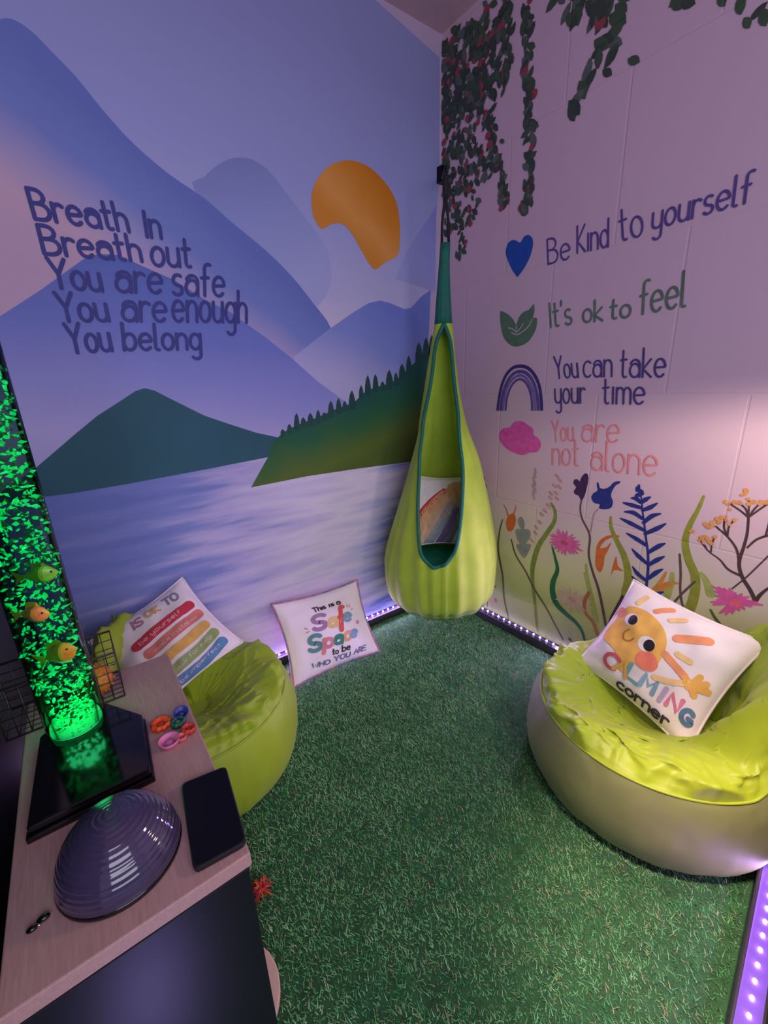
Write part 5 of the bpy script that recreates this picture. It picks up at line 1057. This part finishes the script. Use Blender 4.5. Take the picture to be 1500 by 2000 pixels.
MB().ball((clo[0] - .005, clo[1] - .002, TZ + .003), .005, 6, sc=(1.1, .7, .6)).ball((clo[0] + .005, clo[1] + .003, TZ + .003), .0055, 6, sc=(1.2, .7, .6)).build('jaws', m_gloss, clip, True, clo)
MB().tube([(clo[0] - .002, clo[1] - .001, TZ + .004), (clo[0] + .003, clo[1] - .004, TZ + .004)], .0012, 6).build('spring', mat('steel', (190, 190, 196), rough=.25, metal=1.0), clip, True, clo)

# wire basket with a spiky ball
bk = empty('wire_basket', (-1.65, -0.722, TZ), 'black wire mesh basket behind the bubble tube', 'basket'); BO = (-1.65, -0.722, TZ)
m_wire = mat('dark_wire', (60, 56, 60), rough=.45, metal=.5)
x0, x1, y0, y1, z0, z1 = -1.736, -1.560, -.748, -.655, TZ + .002, TZ + .098
bx = MB()
def ring(z, r): bx.tube([(x0, y0, z), (x1, y0, z), (x1, y1, z), (x0, y1, z)], r, 6, closed=True)
bx = MB(); ring(z1, .0022); bx.build('rim', m_wire, bk, True, BO)
bx = MB(); ring(z0, .0018); bx.build('bottom_rim', m_wire, bk, True, BO)
bx = MB()
for k in range(1, 5): ring(z0 + (z1 - z0) * k / 5, .0009)
for k in range(11):
    x = x0 + (x1 - x0) * k / 10
    bx.tube([(x, y0, z1), (x, y0, z0), (x, y1, z0), (x, y1, z1)], .0009, 5)
for k in range(1, 6):
    y = y0 + (y1 - y0) * k / 6
    bx.tube([(x0, y, z1), (x0, y, z0), (x1, y, z0), (x1, y, z1)], .0009, 5)
bx.build('wire_mesh', m_wire, bk, True, BO)
ball = MB().ball((0, 0, 0), .029, 14)
for k in range(90):
    z = 1 - 2 * (k + .5) / 90; a = k * 2.39996; q = math.sqrt(1 - z * z); d = Vector((q * math.cos(a), q * math.sin(a), z))
    ball.tube([tuple(d * .028), tuple(d * .0335)], [.0022, .0008], 5)
o = ball.build('spiky_ball', mat('orange_rubber', (206, 116, 40), rough=.5, var=.1), None, True); o.location = (-1.600, -.716, TZ + .0365)
tag(o, 'orange spiky ball lying in the wire basket', 'ball')

# ================================================================ THINGS ON THE FLOOR BESIDE THE CABINET
tx, ty = (-1.3954,-0.8326)
ts = empty('tassel_toy', (tx, ty, 0), 'red and orange tassel toy lying on the grass beside the cabinet', 'toy')
rt = random.Random(5)
cols = [mat('tassel_' + n, c, rough=.6) for n, c in (('red', (176, 44, 36)), ('orange', (220, 104, 44)), ('crimson', (190, 44, 84)))]
MB().ball((0, 0, .018), .012, 8).build('core', cols[0], ts, True)
tb_ = MB()
for k in range(70):
    a = rt.random() * 2 * PI; e = rt.uniform(-.2, 1.2); l = rt.uniform(.018, .032)
    d = Vector((math.cos(a) * math.cos(e), math.sin(a) * math.cos(e), math.sin(e)))
    pts = [Vector((0, 0, .018)), Vector((0, 0, .018)) + d * l * .6, Vector((0, 0, .016)) + d * l + Vector((0, 0, -.004))]
    for p in pts: p.z = max(p.z, .003)
    tb_.tube([tuple(p) for p in pts], [.0022, .0020, .0010], 5, i=rt.choice((0, 0, 1, 1, 2)))
tb_.build('tassels', cols, ts, True)
bx_, by_ = -1.52, -0.985
bd = empty('wooden_board', (bx_, by_, 0), 'pale rounded wooden board lying on the grass against the black cabinet', 'board')
soft(MB().prism([(.0985 * math.cos(math.radians(-56 + 112 * k / 24)), .0985 * math.sin(math.radians(-56 + 112 * k / 24))) for k in range(25)], .004, .018).build('board', mat('birch', (226, 190, 168), rough=.5, var=.06, stretch=(3, 30, 3)), bd), .002)
